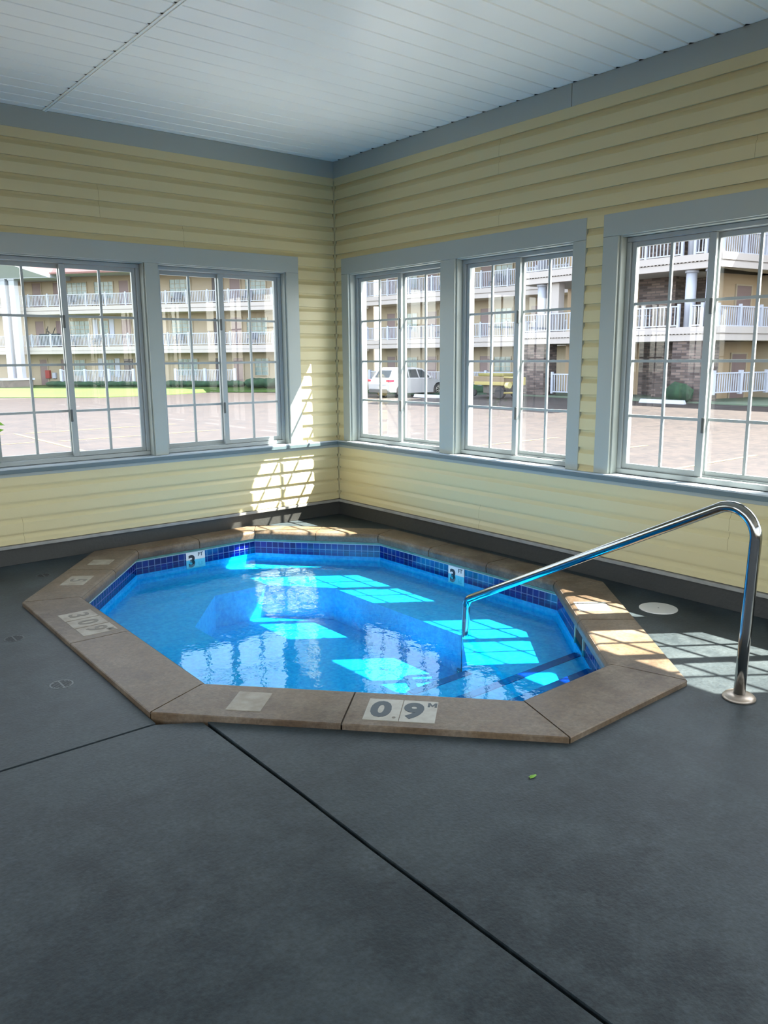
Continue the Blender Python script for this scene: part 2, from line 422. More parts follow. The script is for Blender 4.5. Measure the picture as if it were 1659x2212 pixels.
# ------------------------------------------------------------------ windows: two-panel sliders with grilles
WZ0, WZ1 = SILL + .003, HEAD - .015
wn = 1
def slider(W, u0, u1, key, idx, place):
    """u0<u1"""
    global wn
    c = W((u0 + u1) / 2, -.07, WZ0); root = empty('window_%d' % wn, c); wn += 1
    struct(root, 'white vinyl sliding window with grid bars, ' + place)
    a, b = u0 + .0135, u1 - .0135
    f = MB(); fw = .028; n0, n1 = -.150, -.052
    wbox(f, W, a, b, n0, n1, WZ0, WZ0 + .030); wbox(f, W, a, b, n0, n1, WZ1 - fw, WZ1)
    wbox(f, W, a, a + fw, n0, n1, WZ0 + .031, WZ1 - fw - .001); wbox(f, W, b - fw, b, n0, n1, WZ0 + .031, WZ1 - fw - .001)
    wbox(f, W, a + fw, b - fw, -.102, -.098, WZ0 + .030, WZ0 + .040)
    f.build('window_frame', M['vinyl'], root, .002)
    mid = (a + b) / 2; ia, ib = a + fw, b - fw; z0, z1 = WZ0 + .032, WZ1 - fw - .002
    # (u range, n centre): the sash nearer to the corner is inside on the right wall
    for k, (s0, s1, nc) in enumerate(((mid - .021, ib - .001, -.078), (ia + .001, mid + .021, -.122))):
        s = MB(); w = .030; st = .042; h = .011
        lo_w, hi_w = (st, w) if k == 0 else (w, st)
        wbox(s, W, s0, s0 + lo_w, nc - h, nc + h, z0, z1); wbox(s, W, s1 - hi_w, s1, nc - h, nc + h, z0, z1)
        wbox(s, W, s0 + lo_w, s1 - hi_w, nc - h, nc + h, z0, z0 + .034); wbox(s, W, s0 + lo_w, s1 - hi_w, nc - h, nc + h, z1 - .030, z1)
        so = s.build('sash', M['vinyl'], root, .002)
        g = MB(); ga, gb = s0 + lo_w, s1 - hi_w; gz0, gz1 = z0 + .034, z1 - .030
        gm = (ga + gb) / 2; bw = .0085; bd = .007
        wbox(g, W, gm - bw, gm + bw, nc - bd, nc + bd, gz0, gz1)
        for zz in (1.758, 1.412, 1.072):
            wbox(g, W, ga, gm - bw, nc - bd * .9, nc + bd * .9, zz - bw, zz + bw); wbox(g, W, gm + bw, gb, nc - bd * .9, nc + bd * .9, zz - bw, zz + bw)
        g.build('grille', M['vinyl'], so)
        p = MB(); p.face([W(ga, nc, gz0), W(gb, nc, gz0), W(gb, nc, gz1), W(ga, nc, gz1)]); p.build('pane', M['glass'], so)
        if k == 0:
            for zz in (1.72, 1.04):
                l = MB(); wbox(l, W, s0 - .006, s0 + .012, nc + h, nc + h + .012, zz - .045, zz + .045); l.build('latch', M['latch'], so, .003)
    return root
names_L = ['nearest the corner in the left wall', 'second from the corner in the left wall', 'third from the corner in the left wall', 'fourth in the left wall', 'fifth in the left wall']
names_R = ['nearest the corner in the right wall', 'second from the corner in the right wall', 'at the right edge of the view in the right wall', 'fourth in the right wall', 'fifth in the right wall', 'sixth in the right wall']
for (a, b), nm in zip(OPEN['L'], names_L): slider(WL, a, b, 'L', 0, nm)
for (a, b), nm in zip(OPEN['R'], names_R): slider(WR, a, b, 'R', 0, nm)

# ------------------------------------------------------------------ hot tub
V = [Vector(p) for p in [(-2.812, -1.200), (-2.833, -2.883), (-1.892, -3.910), (-1.293, -3.905), (-.376, -2.851), (-.376, -1.039), (-1.061, -.240), (-2.082, -.262)]]
WID = [.325, .335, .355, .315, .232, .225, .195, .33]     # side i from V[i] to V[i+1]
def line_off(i, d):
    a, b = V[i], V[(i + 1) % 8]; t = (b - a).normalized(); n = Vector((t.y, -t.x))      # outward?
    c = sum(V, Vector((0, 0))) / 8
    if n.dot(a - c) < 0: n = -n
    return a + n * d, t, n
def isect(p, t, q, s):
    den = t.x * s.y - t.y * s.x; w = q - p
    return p + t * ((w.x * s.y - w.y * s.x) / den)
def corner(i, d0, d1):   # vertex i, offsets of side i-1 and side i
    p, t, _ = line_off((i - 1) % 8, d0); q, s, _ = line_off(i, d1); return isect(p, t, q, s)
VO = [corner(i, WID[i - 1], WID[i]) for i in range(8)]
ZC = .025; ZW = -.135; ZF = -.505
tub = empty('hot_tub', (-1.6, -2.1, 0))
tag(tub, 'large in-ground octagonal hot tub with blue interior and tan stone coping', 'hot tub')
def prof(w):
    pr = [(.030, -.048), (.006, -.044)]
    r = .036
    for k in range(0, 7):
        a = math.pi - math.pi / 2 * k / 6
        pr.append((r + r * math.cos(a), ZC - r + r * math.sin(a)))
    return pr + [(w - .004, ZC), (w, ZC - .004), (w, -.06)]
JO = [[.47], [.49], [], [.46], [.33, .66], [.5], [.5], [.47]]
ns = 0
for i in range(8):
    a, b = V[i], V[(i + 1) % 8]; p0, t, n = line_off(i, 0); Ls = (b - a).length
    cuts = [0] + sorted(JO[i]) + [1]
    pr = prof(WID[i])
    def pos(f, d, w=WID[i], i=i):
        # f in 0..1 along the inner edge; the mitre lines end the side
        s0 = (corner(i, d, d) if d < .1 else V[i].lerp(VO[i], d / w))
        s1 = (corner((i + 1) % 8, d, d) if d < .1 else V[(i + 1) % 8].lerp(VO[(i + 1) % 8], d / w))
        if f <= 0: return s0
        if f >= 1: return s1
        q = V[i].lerp(V[(i + 1) % 8], f) + n * d
        return q
    for f0, f1 in zip(cuts[:-1], cuts[1:]):
        g = .0035
        rows = []
        for f, sg in ((f0, 1), (f1, -1)):
            row = []
            for d, z in pr:
                q = pos(f, d) + t * (g * sg); row.append((q.x, q.y, z))
            rows.append(row)
        mb = MB(); mb.grid(rows, 0, False, True)
        mb.face(rows[0]); mb.face(rows[1][::-1])
        st = mb.build('coping_stone', M['coping'], tub)
        m_ = st.modifiers.new('e', 'EDGE_SPLIT'); m_.split_angle = R(40)
# mortar bed under the stones
mb = MB()
for i in range(8):
    j = (i + 1) % 8
    i0, i1 = corner(i, .012, .012), corner(j, .012, .012)
    mb.face([(VO[i].x, VO[i].y, ZC - .006), (VO[j].x, VO[j].y, ZC - .006), (i1.x, i1.y, ZC - .008), (i0.x, i0.y, ZC - .008)][::-1])
    mb.face([(i0.x, i0.y, -.05), (i1.x, i1.y, -.05), (i1.x, i1.y, ZC - .008), (i0.x, i0.y, ZC - .008)])
mb.build('mortar_bed', M['cork'], tub)
# wall bands
IN = .030
VI = [corner(i, IN, IN) for i in range(8)]
TT, TB = -.074, -.1756
mb = MB()
for i in range(8):
    a, b = VI[i], VI[(i + 1) % 8]; mb.face([(a.x, a.y, TT), (b.x, b.y, TT), (b.x, b.y, -.045), (a.x, a.y, -.045)])
mb.build('grout_band', M['grout'], tub)
mb = MB()
for i in range(8):
    a, b = VI[i], VI[(i + 1) % 8]; L_ = (b - a).length; L2 = round(L_ / .0508) * .0508
    mb.face([(a.x, a.y, TB), (b.x, b.y, TB), (b.x, b.y, TT), (a.x, a.y, TT)], uv=[(0, 0), (L2, 0), (L2, .1016), (0, .1016)])
mb.build('tile_band', M['tile'], tub)
mb = MB()
for i in range(8):
    a, b = VI[i], VI[(i + 1) % 8]; mb.face([(a.x, a.y, ZF), (b.x, b.y, ZF), (b.x, b.y, TB), (a.x, a.y, TB)])
ZB = -.255
wb = [-.62, -.62, -.84, -.60, -.62, -.62, -.62, -.62]
VB = [corner(i, wb[i - 1], wb[i]) for i in range(8)]
for i in range(8):
    a, b, c, d = VI[i], VI[(i + 1) % 8], VB[(i + 1) % 8], VB[i]
    mb.face([(a.x, a.y, ZB), (b.x, b.y, ZB), (c.x, c.y, ZB), (d.x, d.y, ZB)])
    mb.face([(d.x, d.y, ZF), (c.x, c.y, ZF), (c.x, c.y, ZB), (d.x, d.y, ZB)])
mb.face([(p.x, p.y, ZF) for p in VB])
mb.build('basin', M['plaster'], tub)
# small pool edge lip of tile band (white line above the tiles)
mb = MB()
for i in range(8):
    a, b = VI[i], VI[(i + 1) % 8]; c0, c1 = corner(i, IN - .004, IN - .004), corner((i + 1) % 8, IN - .004, IN - .004)
    mb.face([(c0.x, c0.y, TT), (c1.x, c1.y, TT), (c1.x, c1.y, TT + .006), (c0.x, c0.y, TT + .006)])
    mb.face([(c0.x, c0.y, TT + .006), (c1.x, c1.y, TT + .006), (b.x, b.y, TT + .006), (a.x, a.y, TT + .006)])
    mb.face([(c0.x, c0.y, TT), (a.x, a.y, TT), (b.x, b.y, TT), (c1.x, c1.y, TT)])
mb.build('tile_lip', mat('pale_grout', (.30, .42, .44), .5), tub)
# steps (short near side), each with a navy tile edge
def clip_poly(y_lo, y_hi):
    """inside octagon between y_lo and y_hi -> x range at both ends"""
    def xr(y):
        xs = []
        for i in range(8):
            a, b = VI[i], VI[(i + 1) % 8]
            if (a.y - y) * (b.y - y) < 0: xs.append(a.x + (b.x - a.x) * (y - a.y) / (b.y - a.y))
        return min(xs), max(xs)
    a0, a1 = xr(y_lo); b0, b1 = xr(y_hi); return a0, a1, b0, b1
def step_edge(x0, x1, ye, zt, par):
    e = MB(); e.hexa([(x0, ye - .052, zt - .05), (x1, ye - .052, zt - .05), (x1, ye + .003, zt - .05), (x0, ye + .003, zt - .05), (x0, ye - .052, zt + .003), (x1, ye - .052, zt + .003), (x1, ye + .003, zt + .003), (x0, ye + .003, zt + .003)])
    tag(e.build('step_edge_tile', M['step_tile'], par), 'navy blue tiled step edge')
step_edge(VB[2].x + .02, VB[3].x - .02, VB[3].y, ZB, tub)
for (ye, zt) in ((-3.37, -.200), (-3.62, -.160)):
    mb = MB(); a0, a1, b0, b1 = clip_poly(-3.86, ye)
    poly = [(VI[2].x, VI[2].y + .001), (VI[3].x, VI[3].y + .001), (b1 - .001, ye), (b0 + .001, ye)]
    mb.prism(poly, ZB + .0005, zt, 0, bottom=False)
    st = mb.build('step', M['plaster'], tub); step_edge(b0 + .01, b1 - .03, ye, zt, st)
# depth markers on the coping
def frame_mtx(p, right, z=ZC + .0025):
    r = Vector((right.x, right.y, 0)).normalized(); up = Vector((-r.y, r.x, 0))
    m_ = Matrix.Identity(4)
    for k in range(3): m_[k][0] = r[k]; m_[k][1] = up[k]; m_[k][2] = (0, 0, 1)[k]
    m_[0][3], m_[1][3], m_[2][3] = p.x, p.y, z
    return m_
def plate(p, right, w, h, m_, z0=ZC - .002, z1=ZC + .0022, name='depth_marker'):
    r = Vector((right.x, right.y)).normalized(); up = Vector((-r.y, r.x)); q = Vector((p.x, p.y))
    pts = []
    for sx, sy, in ((-1, -1), (1, -1), (1, 1), (-1, 1)):
        c = q + r * (sx * w / 2) + up * (sy * h / 2); pts.append((c.x, c.y))
    mb = MB(); mb.prism(pts, z0, z1); return mb.build(name, m_, tub, .003)
V2 = Vector
# front: "0." and "9 M"
r = (V[2] - V[1]).normalized(); up = V2((-r.y, r.x))
c0 = (V2((-2.391, -3.496)) + V2((-2.190, -3.712)) + V2((-2.533, -3.639)) + V2((-2.329, -3.854))) / 4
for k, (txt, dx) in enumerate((('0.', -.0735), ('9', .0735))):
    c = c0 + r * dx; pl = plate(c, r, .144, .200, M['mark_tile'])
    text_mesh('numeral', txt[0], .190, frame_mtx(c - r * (.010 if k == 0 else .022) - up * .006, r), M['faded_ink'], pl, .0085, sx=.86)
    if k == 0:
        d = MB(); q = c + r * .052 - up * .070; d.tube([(q.x, q.y, ZC + .001), (q.x, q.y, ZC + .0032)], .0075, 10); d.build('decimal_point', M['worn_ink'], pl)
    else:
        q = c + r * .050 + up * .062; h_, w_, t_ = .019, .019, .0095; mm = MB(); zt = ZC + .0022
        def LP(a_, b_): w2 = q + r * a_ + up * b_; return (w2.x, w2.y)
        for pl_ in ([(-w_, -h_), (-w_ + t_, -h_), (-w_ + t_, h_), (-w_, h_)], [(w_ - t_, -h_), (w_, -h_), (w_, h_), (w_ - t_, h_)],
                    [(-w_ + t_, h_), (-w_ + t_, h_ * .15), (-t_ * .1, -h_ * .8), (0, -h_ * .8), (0, -h_ * .1)], [(0, -h_ * .1), (0, -h_ * .8), (t_ * .1, -h_ * .8), (w_ - t_, h_ * .15), (w_ - t_, h_)]):
            mm.prism([LP(*p_) for p_ in pl_], zt, zt + .001, bottom=False)
        mm.build('unit_letter', M['faded_ink'], pl)
# worn blank tile on the same side
c = (V2((-2.786, -3.069)) + V2((-2.682, -3.175)) + V2((-2.904, -3.217)) + V2((-2.801, -3.315))) / 4
tag(plate(c, r, .150, .185, M['mark_worn']), 'worn blank marker tile')
# left side: 3 0 9
r = (V[1] - V[0]).normalized(); up = V2((-r.y, r.x))
for k, txt in enumerate('309'):
    c = V2((-2.965, -1.560 - .150 * k)); pl = plate(c, r, .140, .185, M['mark_worn'])
    text_mesh('numeral', txt, .150, frame_mtx(c - r * (.015 if k == 2 else 0), r), M['worn_ink'], pl, .003)
    if k == 2: text_mesh('unit_letter', 'M', .05, frame_mtx(c + r * .042 + up * .06, r), M['worn_ink'], pl, .002)
# far-left side
r = (V[0] - V[7]).normalized(); up = V2((-r.y, r.x)); mid = V[7].lerp(V[0], .72) - up * .17
for k, (txt, f) in enumerate((('5', .70), (None, .30))):
    c = V[7].lerp(V[0], f) - up * .165
    pl = plate(c, r, .22 if txt else .14, .15, M['mark_worn'])
    if txt: text_mesh('numeral', txt, .15, frame_mtx(c, r), M['worn_ink'], pl, .002)
# right side
r = (V[4] - V[3]).normalized(); up = V2((-r.y, r.x)); c = V2((-.625, -3.335))
pl = plate(c, r, .17, .185, mat('grey_marker_tile', (.30, .30, .28), .4))
text_mesh('numeral', '3', .16, frame_mtx(c - r * .03, r), mat('pale_ink', (.11, .12, .14), .6), pl, .003)
text_mesh('unit_letter', 'FT', .05, frame_mtx(c + r * .045 + up * .055, r), mat('pale_ink', (.11, .12, .14), .6), pl, .001)
# waterline markers "3 FT"
def wall_marker(i, center, w=.165):
    a, b = VI[i], VI[(i + 1) % 8]; t = (b - a).normalized()
    cc = sum(V, Vector((0, 0))) / 8; inn = V2((-t.y, t.x));
    if inn.dot(cc - a) < 0: inn = -inn
    s = (center - a).dot(t); p = a + t * s
    rt = V2((-inn.y, inn.x)) * 1.0
    # reader inside the pool looks along -inn; right hand is inn rotated
    rt = V2((-inn.y, inn.x))
    mb = MB(); q0 = p - rt * w / 2; q1 = p + rt * w / 2; f = inn * .004
    mb.hexa([(q0.x, q0.y, -.205), (q1.x, q1.y, -.205), (q1.x + f.x, q1.y + f.y, -.205), (q0.x + f.x, q0.y + f.y, -.205),
             (q0.x, q0.y, TT + .002), (q1.x, q1.y, TT + .002), (q1.x + f.x, q1.y + f.y, TT + .002), (q0.x + f.x, q0.y + f.y, TT + .002)])
    pl = mb.build('depth_marker', M['mark_white'], tub)
    def mt(du, z):
        m_ = Matrix.Identity(4); rr = V2((rt.x, rt.y))
        for k in range(3):
            m_[k][0] = (rr.x, rr.y, 0)[k]; m_[k][1] = (0, 0, 1)[k]; m_[k][2] = (inn.x, inn.y, 0)[k]
        q = p + rt * du + inn * .0048; m_[0][3], m_[1][3], m_[2][3] = q.x, q.y, z
        return m_
    text_mesh('numeral', '3', .13, mt(-.035, -.150), M['black'], pl, .005)
    text_mesh('unit_letter', 'FT', .042, mt(.042, -.098), M['faded_ink'], pl, .001)
wall_marker(6, V2((-1.60, -.25))); wall_marker(4, V2((-.36, -1.93)))
# skimmer opening on the right near side
a, b = VI[3], VI[4]; t = (b - a).normalized(); inn = V2((-t.y, t.x))
p = a.lerp(b, .50)
mb = MB()
def sk(du0, du1, z0, z1, d, mi):
    q0 = p + t * du0; q1 = p + t * du1; f = inn * d
    mb.hexa([(q0.x - f.x * .2, q0.y - f.y * .2, z0), (q1.x - f.x * .2, q1.y - f.y * .2, z0), (q1.x + f.x, q1.y + f.y, z0), (q0.x + f.x, q0.y + f.y, z0),
             (q0.x - f.x * .2, q0.y - f.y * .2, z1), (q1.x - f.x * .2, q1.y - f.y * .2, z1), (q1.x + f.x, q1.y + f.y, z1), (q0.x + f.x, q0.y + f.y, z1)], mi)
sk(-.10, .10, -.16, -.06, .003, 1)
sk(-.115, .115, -.06, -.05, .010, 0); sk(-.115, -.10, -.17, -.06, .010, 0); sk(.10, .115, -.17, -.06, .010, 0)
mb.build('skimmer_opening', [mat('skimmer_frame', (.25, .42, .36), .4), M['gap']], tub)

# water
mb = MB(); mb.face([(p.x, p.y, ZW) for p in [corner(i, IN - .001, IN - .001) for i in range(8)]][::-1] if (V[1] - V[0]).cross(V[2] - V[1]) < 0 else [(p.x, p.y, ZW) for p in [corner(i, IN - .001, IN - .001) for i in range(8)]])
tag(mb.build('water', M['water']), 'rippled clear blue water filling the octagonal hot tub', 'water')

# ------------------------------------------------------------------ floor
def L2(v_): return (v_.x, v_.y)
o_ = [L2(v_) for v_ in VO]
B_ = VO[1]; C_ = VO[2]
xg0, xg1 = -3.010, -2.994
def on_BC(x): return B_.y + (C_.y - B_.y) * (x - B_.x) / (C_.x - B_.x)
jl = [(xg1, on_BC(xg1) - .004), (xg1, -3.9), (xg1 - .004, -4.3), (xg1 + .002, -5.2), (xg1, YS)]
jr = [(xg0 - .004, on_BC(xg0) - .012), (xg0, -3.9), (xg0 - .004, -4.3), (xg0 + .002, -5.2), (xg0, YS)]
parts_ = [[(XW, 0), (XW, -3.082), (B_.x - .004, -3.082), o_[0], o_[7], (o_[7][0], 0)],
          [(o_[7][0], 0), o_[7], o_[6], (o_[6][0], 0)],
          [(o_[6][0], 0), o_[6], o_[5], o_[4], (0, o_[4][1]), (0, 0)],
          [(0, o_[4][1]), o_[4], o_[3], (o_[3][0], YS), (0, YS)],
          [(o_[3][0], YS), o_[3], o_[2], (o_[2][0], YS)],
          [(o_[2][0], YS), o_[2]] + jl,
          [(XW, -3.096), (XW, YS), jr[4], jr[3], jr[2], jr[1], jr[0], (B_.x - .01, -3.096)]]
mb = MB()
for pl_ in parts_:
    ar = sum(pl_[k][0] * pl_[(k + 1) % len(pl_)][1] - pl_[(k + 1) % len(pl_)][0] * pl_[k][1] for k in range(len(pl_)))
    mb.face([(p_[0], p_[1], 0) for p_ in (pl_ if ar > 0 else pl_[::-1])])
def drop(pts_):
    for p_, q_ in zip(pts_[:-1], pts_[1:]): mb.face([(p_[0], p_[1], 0), (q_[0], q_[1], 0), (q_[0], q_[1], -.05), (p_[0], p_[1], -.05)])
drop(jl); drop(jr); drop([(XW, -3.082), (B_.x - .004, -3.082)]); drop([(XW, -3.096), (B_.x - .01, -3.096)])
drop([(B_.x - .01, -3.096), jr[0]]); drop([o_[0], (B_.x - .004, -3.082)])
fl = mb.build('floor', M['deck'])
struct(fl, 'grey sealed concrete pool deck with expansion joints')
mb = MB(); mb.box(-3.06, -2.95, YS, -3.26, -.06, -.035); mb.box(XW, -3.17, -3.13, -3.05, -.06, -.035)
mb.build('expansion_joint', M['gap'], fl)
# little things set in the deck
def disc(name, c, r, m_, label, cat, h=.004, slots=False):
    root = empty(name, (c[0], c[1], 0)); tag(root, label, cat)
    mb = MB(); mb.tube([(c[0], c[1], -.003), (c[0], c[1], h * .7), (c[0], c[1], h)], [r, r, r * .97], 40); mb.build('cover' if not slots else 'rim', m_, root)
    if slots:
        g = MB()
        for k in range(-3, 4):
            y = c[1] + k * r * .24; w = math.sqrt(max(r * r * .72 - (y - c[1]) ** 2, 1e-5))
            for s in (-1, 1): g.box(c[0] + s * .004, c[0] + s * w, y - r * .05, y + r * .05, h - .001, h + .0006)
        g.build('slot', M['gap'], root)
    else:
        g = MB(); g.tube([(c[0], c[1], h - .001), (c[0], c[1], h + .001)], .004, 10); g.build('screw', M['latch'], root)
    return root
disc('skimmer_cover', (-.302, -3.560), .108, M['white_plastic'], 'round white plastic skimmer lid in the deck by the right wall', 'lid', .005)
M['drain'] = mat('drain_grey', (.085, .10, .105), .5)
M['drain2'] = mat('drain_dark', (.035, .042, .045), .5)
disc('floor_drain', (-3.331, -2.432), .052, M['drain'], 'small round slotted deck drain nearest the camera, left of the hot tub', 'drain', .0015, True)
disc('floor_drain', (-3.331, -1.652), .050, M['drain2'], 'dark deck drain left of the hot tub, level with the worn numerals', 'drain', .0015, True)
disc('floor_drain', (-2.830, -.446), .045, M['drain2'], 'faint deck drain by the left wall baseboard', 'drain', .0015, True)
lf = MB(); lf.grid([[(-2.335, -4.34, .002), (-2.333, -4.335, .006), (-2.335, -4.33, .002)], [(-2.320, -4.345, .003), (-2.318, -4.336, .008), (-2.318, -4.327, .003)], [(-2.300, -4.340, .002), (-2.300, -4.336, .005), (-2.300, -4.332, .002)]])
tag(lf.build('leaf', M['leaf']), 'tiny green leaf lying on the deck in front of the hot tub', 'leaf')

# ------------------------------------------------------------------ grab rail
rail = empty('handrail', (-1.136, -4.472, 0)); tag(rail, 'bent stainless steel grab rail from the deck down into the hot tub', 'handrail')
B0 = Vector((-1.136, -4.472)); D0 = Vector((-.985, -2.67)) - B0; D0.normalize()
def rp(s, z): q = B0 + D0 * s; return (q.x, q.y, z)
def bez(p0, p1, p2, n=10):
    return [tuple((1 - t_) ** 2 * a_ + 2 * t_ * (1 - t_) * b_ + t_ * t_ * c_ for a_, b_, c_ in zip(p0, p1, p2)) for t_ in [k / n for k in range(n + 1)]]
def fillet(P0, P1, P2, rad, n=14):
    P0, P1, P2 = map(Vector, (P0, P1, P2)); a_ = (P0 - P1).normalized(); b_ = (P2 - P1).normalized()
    th = a_.angle(b_); d_ = rad / math.tan(th / 2); c_ = P1 + (a_ + b_).normalized() * (rad / math.sin(th / 2))
    s_ = P1 + a_ * d_ - c_; e_ = P1 + b_ * d_ - c_; ang = s_.angle(e_); ax = s_.cross(e_).normalized()
    return [tuple(c_ + Matrix.Rotation(ang * k / n, 3, ax) @ s_) for k in range(n + 1)]
RS = dict(top_s=-.035, top_z=.905)
Ptop = rp(-.022, .897); Pend = rp(1.805, -.018)
pts = [rp(0, 0.002), rp(-.006, .3)] + fillet(rp(-.006, .3), Ptop, Pend, .118, 18) + fillet(Ptop, Pend, rp(1.815, -.5), .075, 12) + [rp(1.815, -.3), rp(1.815, ZF + .01)]
mb = MB(); mb.tube(pts, .0241, 24); mb.build('tube', M['steel'], rail)
mb = MB(); mb.tube([(-1.136, -4.472, .001), (-1.136, -4.472, .008), (-1.136, -4.472, .018), (-1.136, -4.472, .023)], [.068, .068, .058, .030], 36); mb.build('flange', mat('worn_steel_flange', (.42, .36, .30), .35, metal=.6), rail)
q = rp(1.815, 0); mb = MB(); mb.tube([(q[0], q[1], ZF + .001), (q[0], q[1], ZF + .03)], .05, 24); mb.build('foot', M['steel'], rail)

exec_ext = True
# ================================================================== OUTSIDE
def sm(x): x = min(max(x, 0), 1); return x * x * (3 - 2 * x)
def gz(x, y): return -.8 + .35 * sm((x - 17) / 7) * sm((27 - y) / 5)
# parking lot
xs = [-90, -50, -20, 0.3] + [4 + 2 * k for k in range(20)] + [60, 110]; ys = [-60, -20, -9, .3, 4] + [8 + 2 * k for k in range(30)] + [90, 160]
mb = MB(); rows = [[(x, y, gz(x, y)) for x in xs] for y in ys]; mb.grid([r_ for r_ in rows], 0, False, False)
pk = mb.build('parking_lot', M['asphalt']); struct(pk, 'sunlit asphalt parking lot outside the windows')
sw = MB(); sw.box(.22, 4.2, -16, 4.2, -.80, -.72); sw.box(-12.5, .22, -16, YS - .2, -.80, -.72); sw.box(-12.5, XW - .2, YS - .2, 4.2, -.80, -.72); sw.box(XW - .2, .22, .22, 4.2, -.80, -.72)  # added out of view, throws sunlight up to the ceiling
struct(sw.build('bounce_walk', mat('pale_bounce_walk', (.235, .23, .215), .8)), 'pale concrete walk added unseen below the window sills to bounce sunlight indoors')
lines = MB()
def pline(x0, y0, x1, y1, w=.10):
    d = Vector((x1 - x0, y1 - y0)); n_ = Vector((-d.y, d.x)).normalized() * w / 2; k = max(1, int(d.length / 2))
    for j in range(k):
        a_ = Vector((x0, y0)) + d * (j / k); b_ = Vector((x0, y0)) + d * ((j + 1) / k)
        lines.face([(a_.x - n_.x, a_.y - n_.y, gz(a_.x, a_.y) + .006), (b_.x - n_.x, b_.y - n_.y, gz(b_.x, b_.y) + .004), (b_.x + n_.x, b_.y + n_.y, gz(b_.x, b_.y) + .004), (a_.x + n_.x, a_.y + n_.y, gz(a_.x, a_.y) + .006)])
pline(2.32, 10.5, 2.32, 20.4)
for k, y in enumerate((10.6, 13.8, 17.0, 20.2)):
    pline(2.6, y, 7.6, y + .1); pline(2.0, y + .2, -3.0, y + .2)
for y in (23.5, 26.2, 29, 31.8): pline(19.5, y, 24.5, y)
for y in (2.6, 5.4, 8.2): pline(8.5, y, 13.5, y)
lines.build('painted_line', M['line'], pk)

# motel
mot = empty('motel_building', (20, 45, -.8)); tag(mot, 'long three storey cream motel with white balcony railings and red roof beyond the parking lot', 'building')
class Fac:
    def __init__(s, A, B, wall_off):
        s.A = Vector(A); s.B = Vector(B); s.d = (s.B - s.A).normalized(); s.L = (s.B - s.A).length
        s.n = Vector((s.d.y, -s.d.x))
        if s.n.dot(Vector((-4.3, -6)) - s.A) < 0: s.n = -s.n
        s.off = wall_off
    def p(s, u, n, z): q = s.A + s.d * u + s.n * n; return (q.x, q.y, z)
    def box(s, mb, u0, u1, n0, n1, z0, z1, mi=0):
        mb.hexa([s.p(u0, n0, z0), s.p(u1, n0, z0), s.p(u1, n1, z0), s.p(u0, n1, z0), s.p(u0, n0, z1), s.p(u1, n0, z1), s.p(u1, n1, z1), s.p(u0, n1, z1)], mi)
FL = [-.6, 2.20, 4.95]; BAND = [(1.98, 2.52), (4.73, 5.27)]
def part(mb, name, m_, lab=None, par=None):
    o = mb.build(name, m_, par or mot)
    if lab: tag(o, lab)
    return o
def slabs(F, u0, u1, out=0., band=None):
    for z0, z1 in (band or BAND):
        mb = MB(); F.box(mb, u0, u1, -F.off, out, z0 + .03, z1 - .04, 0); F.box(mb, u0, u1, -.10, out + .05, z0, z0 + .22, 0); F.box(mb, u0, u1, -.10, out + .07, z1 - .26, z1, 0)
        part(mb, 'balcony_slab', M['band'])
        mb = MB(); F.box(mb, u0, u1, -F.off, -.11, z0 - .01, z0 + .02); part(mb, 'balcony_soffit', M['soffit'])
def wallp(F, u0, u1, m_, z0=-.8, z1=7.6):
    mb = MB(); F.box(mb, u0, u1, -F.off - .3, -F.off, z0, z1); part(mb, 'wall', m_)
def door(F, u, w, fl, dark=False, h=2.05, m_=None):
    mb = MB(); F.box(mb, u, u + w, -F.off, -F.off + .05, fl, fl + h); d = part(mb, 'door', m_ or (M['door_dark'] if dark else M['door']))
    mb = MB(); F.box(mb, u - .07, u, -F.off, -F.off + .07, fl, fl + h + .06); F.box(mb, u + w, u + w + .07, -F.off, -F.off + .07, fl, fl + h + .06); F.box(mb, u, u + w, -F.off, -F.off + .07, fl + h, fl + h + .06)
    part(mb, 'door_frame', M['cream'], par=d)
def wind(F, u, w, fl, z0=.85, z1=2.0, shut=False, m_=None):
    mb = MB(); a, b = fl + z0, fl + z1
    F.box(mb, u, u + w, -F.off, -F.off + .03, a, b, 1)
    t_ = .05
    F.box(mb, u - t_, u, -F.off, -F.off + .07, a - t_, b + t_, 0); F.box(mb, u + w, u + w + t_, -F.off, -F.off + .07, a - t_, b + t_, 0)
    F.box(mb, u, u + w, -F.off, -F.off + .07, a - t_, a, 0); F.box(mb, u, u + w, -F.off, -F.off + .07, b, b + t_, 0)
    k = max(2, round(w / .42))
    for j in range(1, k): F.box(mb, u + w * j / k - .012, u + w * j / k + .012, -F.off + .03, -F.off + .05, a, b, 0)
    for j in range(1, 4): F.box(mb, u, u + w, -F.off + .03, -F.off + .05, a + (b - a) * j / 4 - .012, a + (b - a) * j / 4 + .012, 0)
    part(mb, 'window', [M['cream'], m_ or M['pane']])
    if shut:
        for uu in (u - .5, u + w + .1):
            s_ = MB(); F.box(s_, uu, uu + .38, -F.off, -F.off + .06, a - .1, b + .1); part(s_, 'shutter', M['white'])
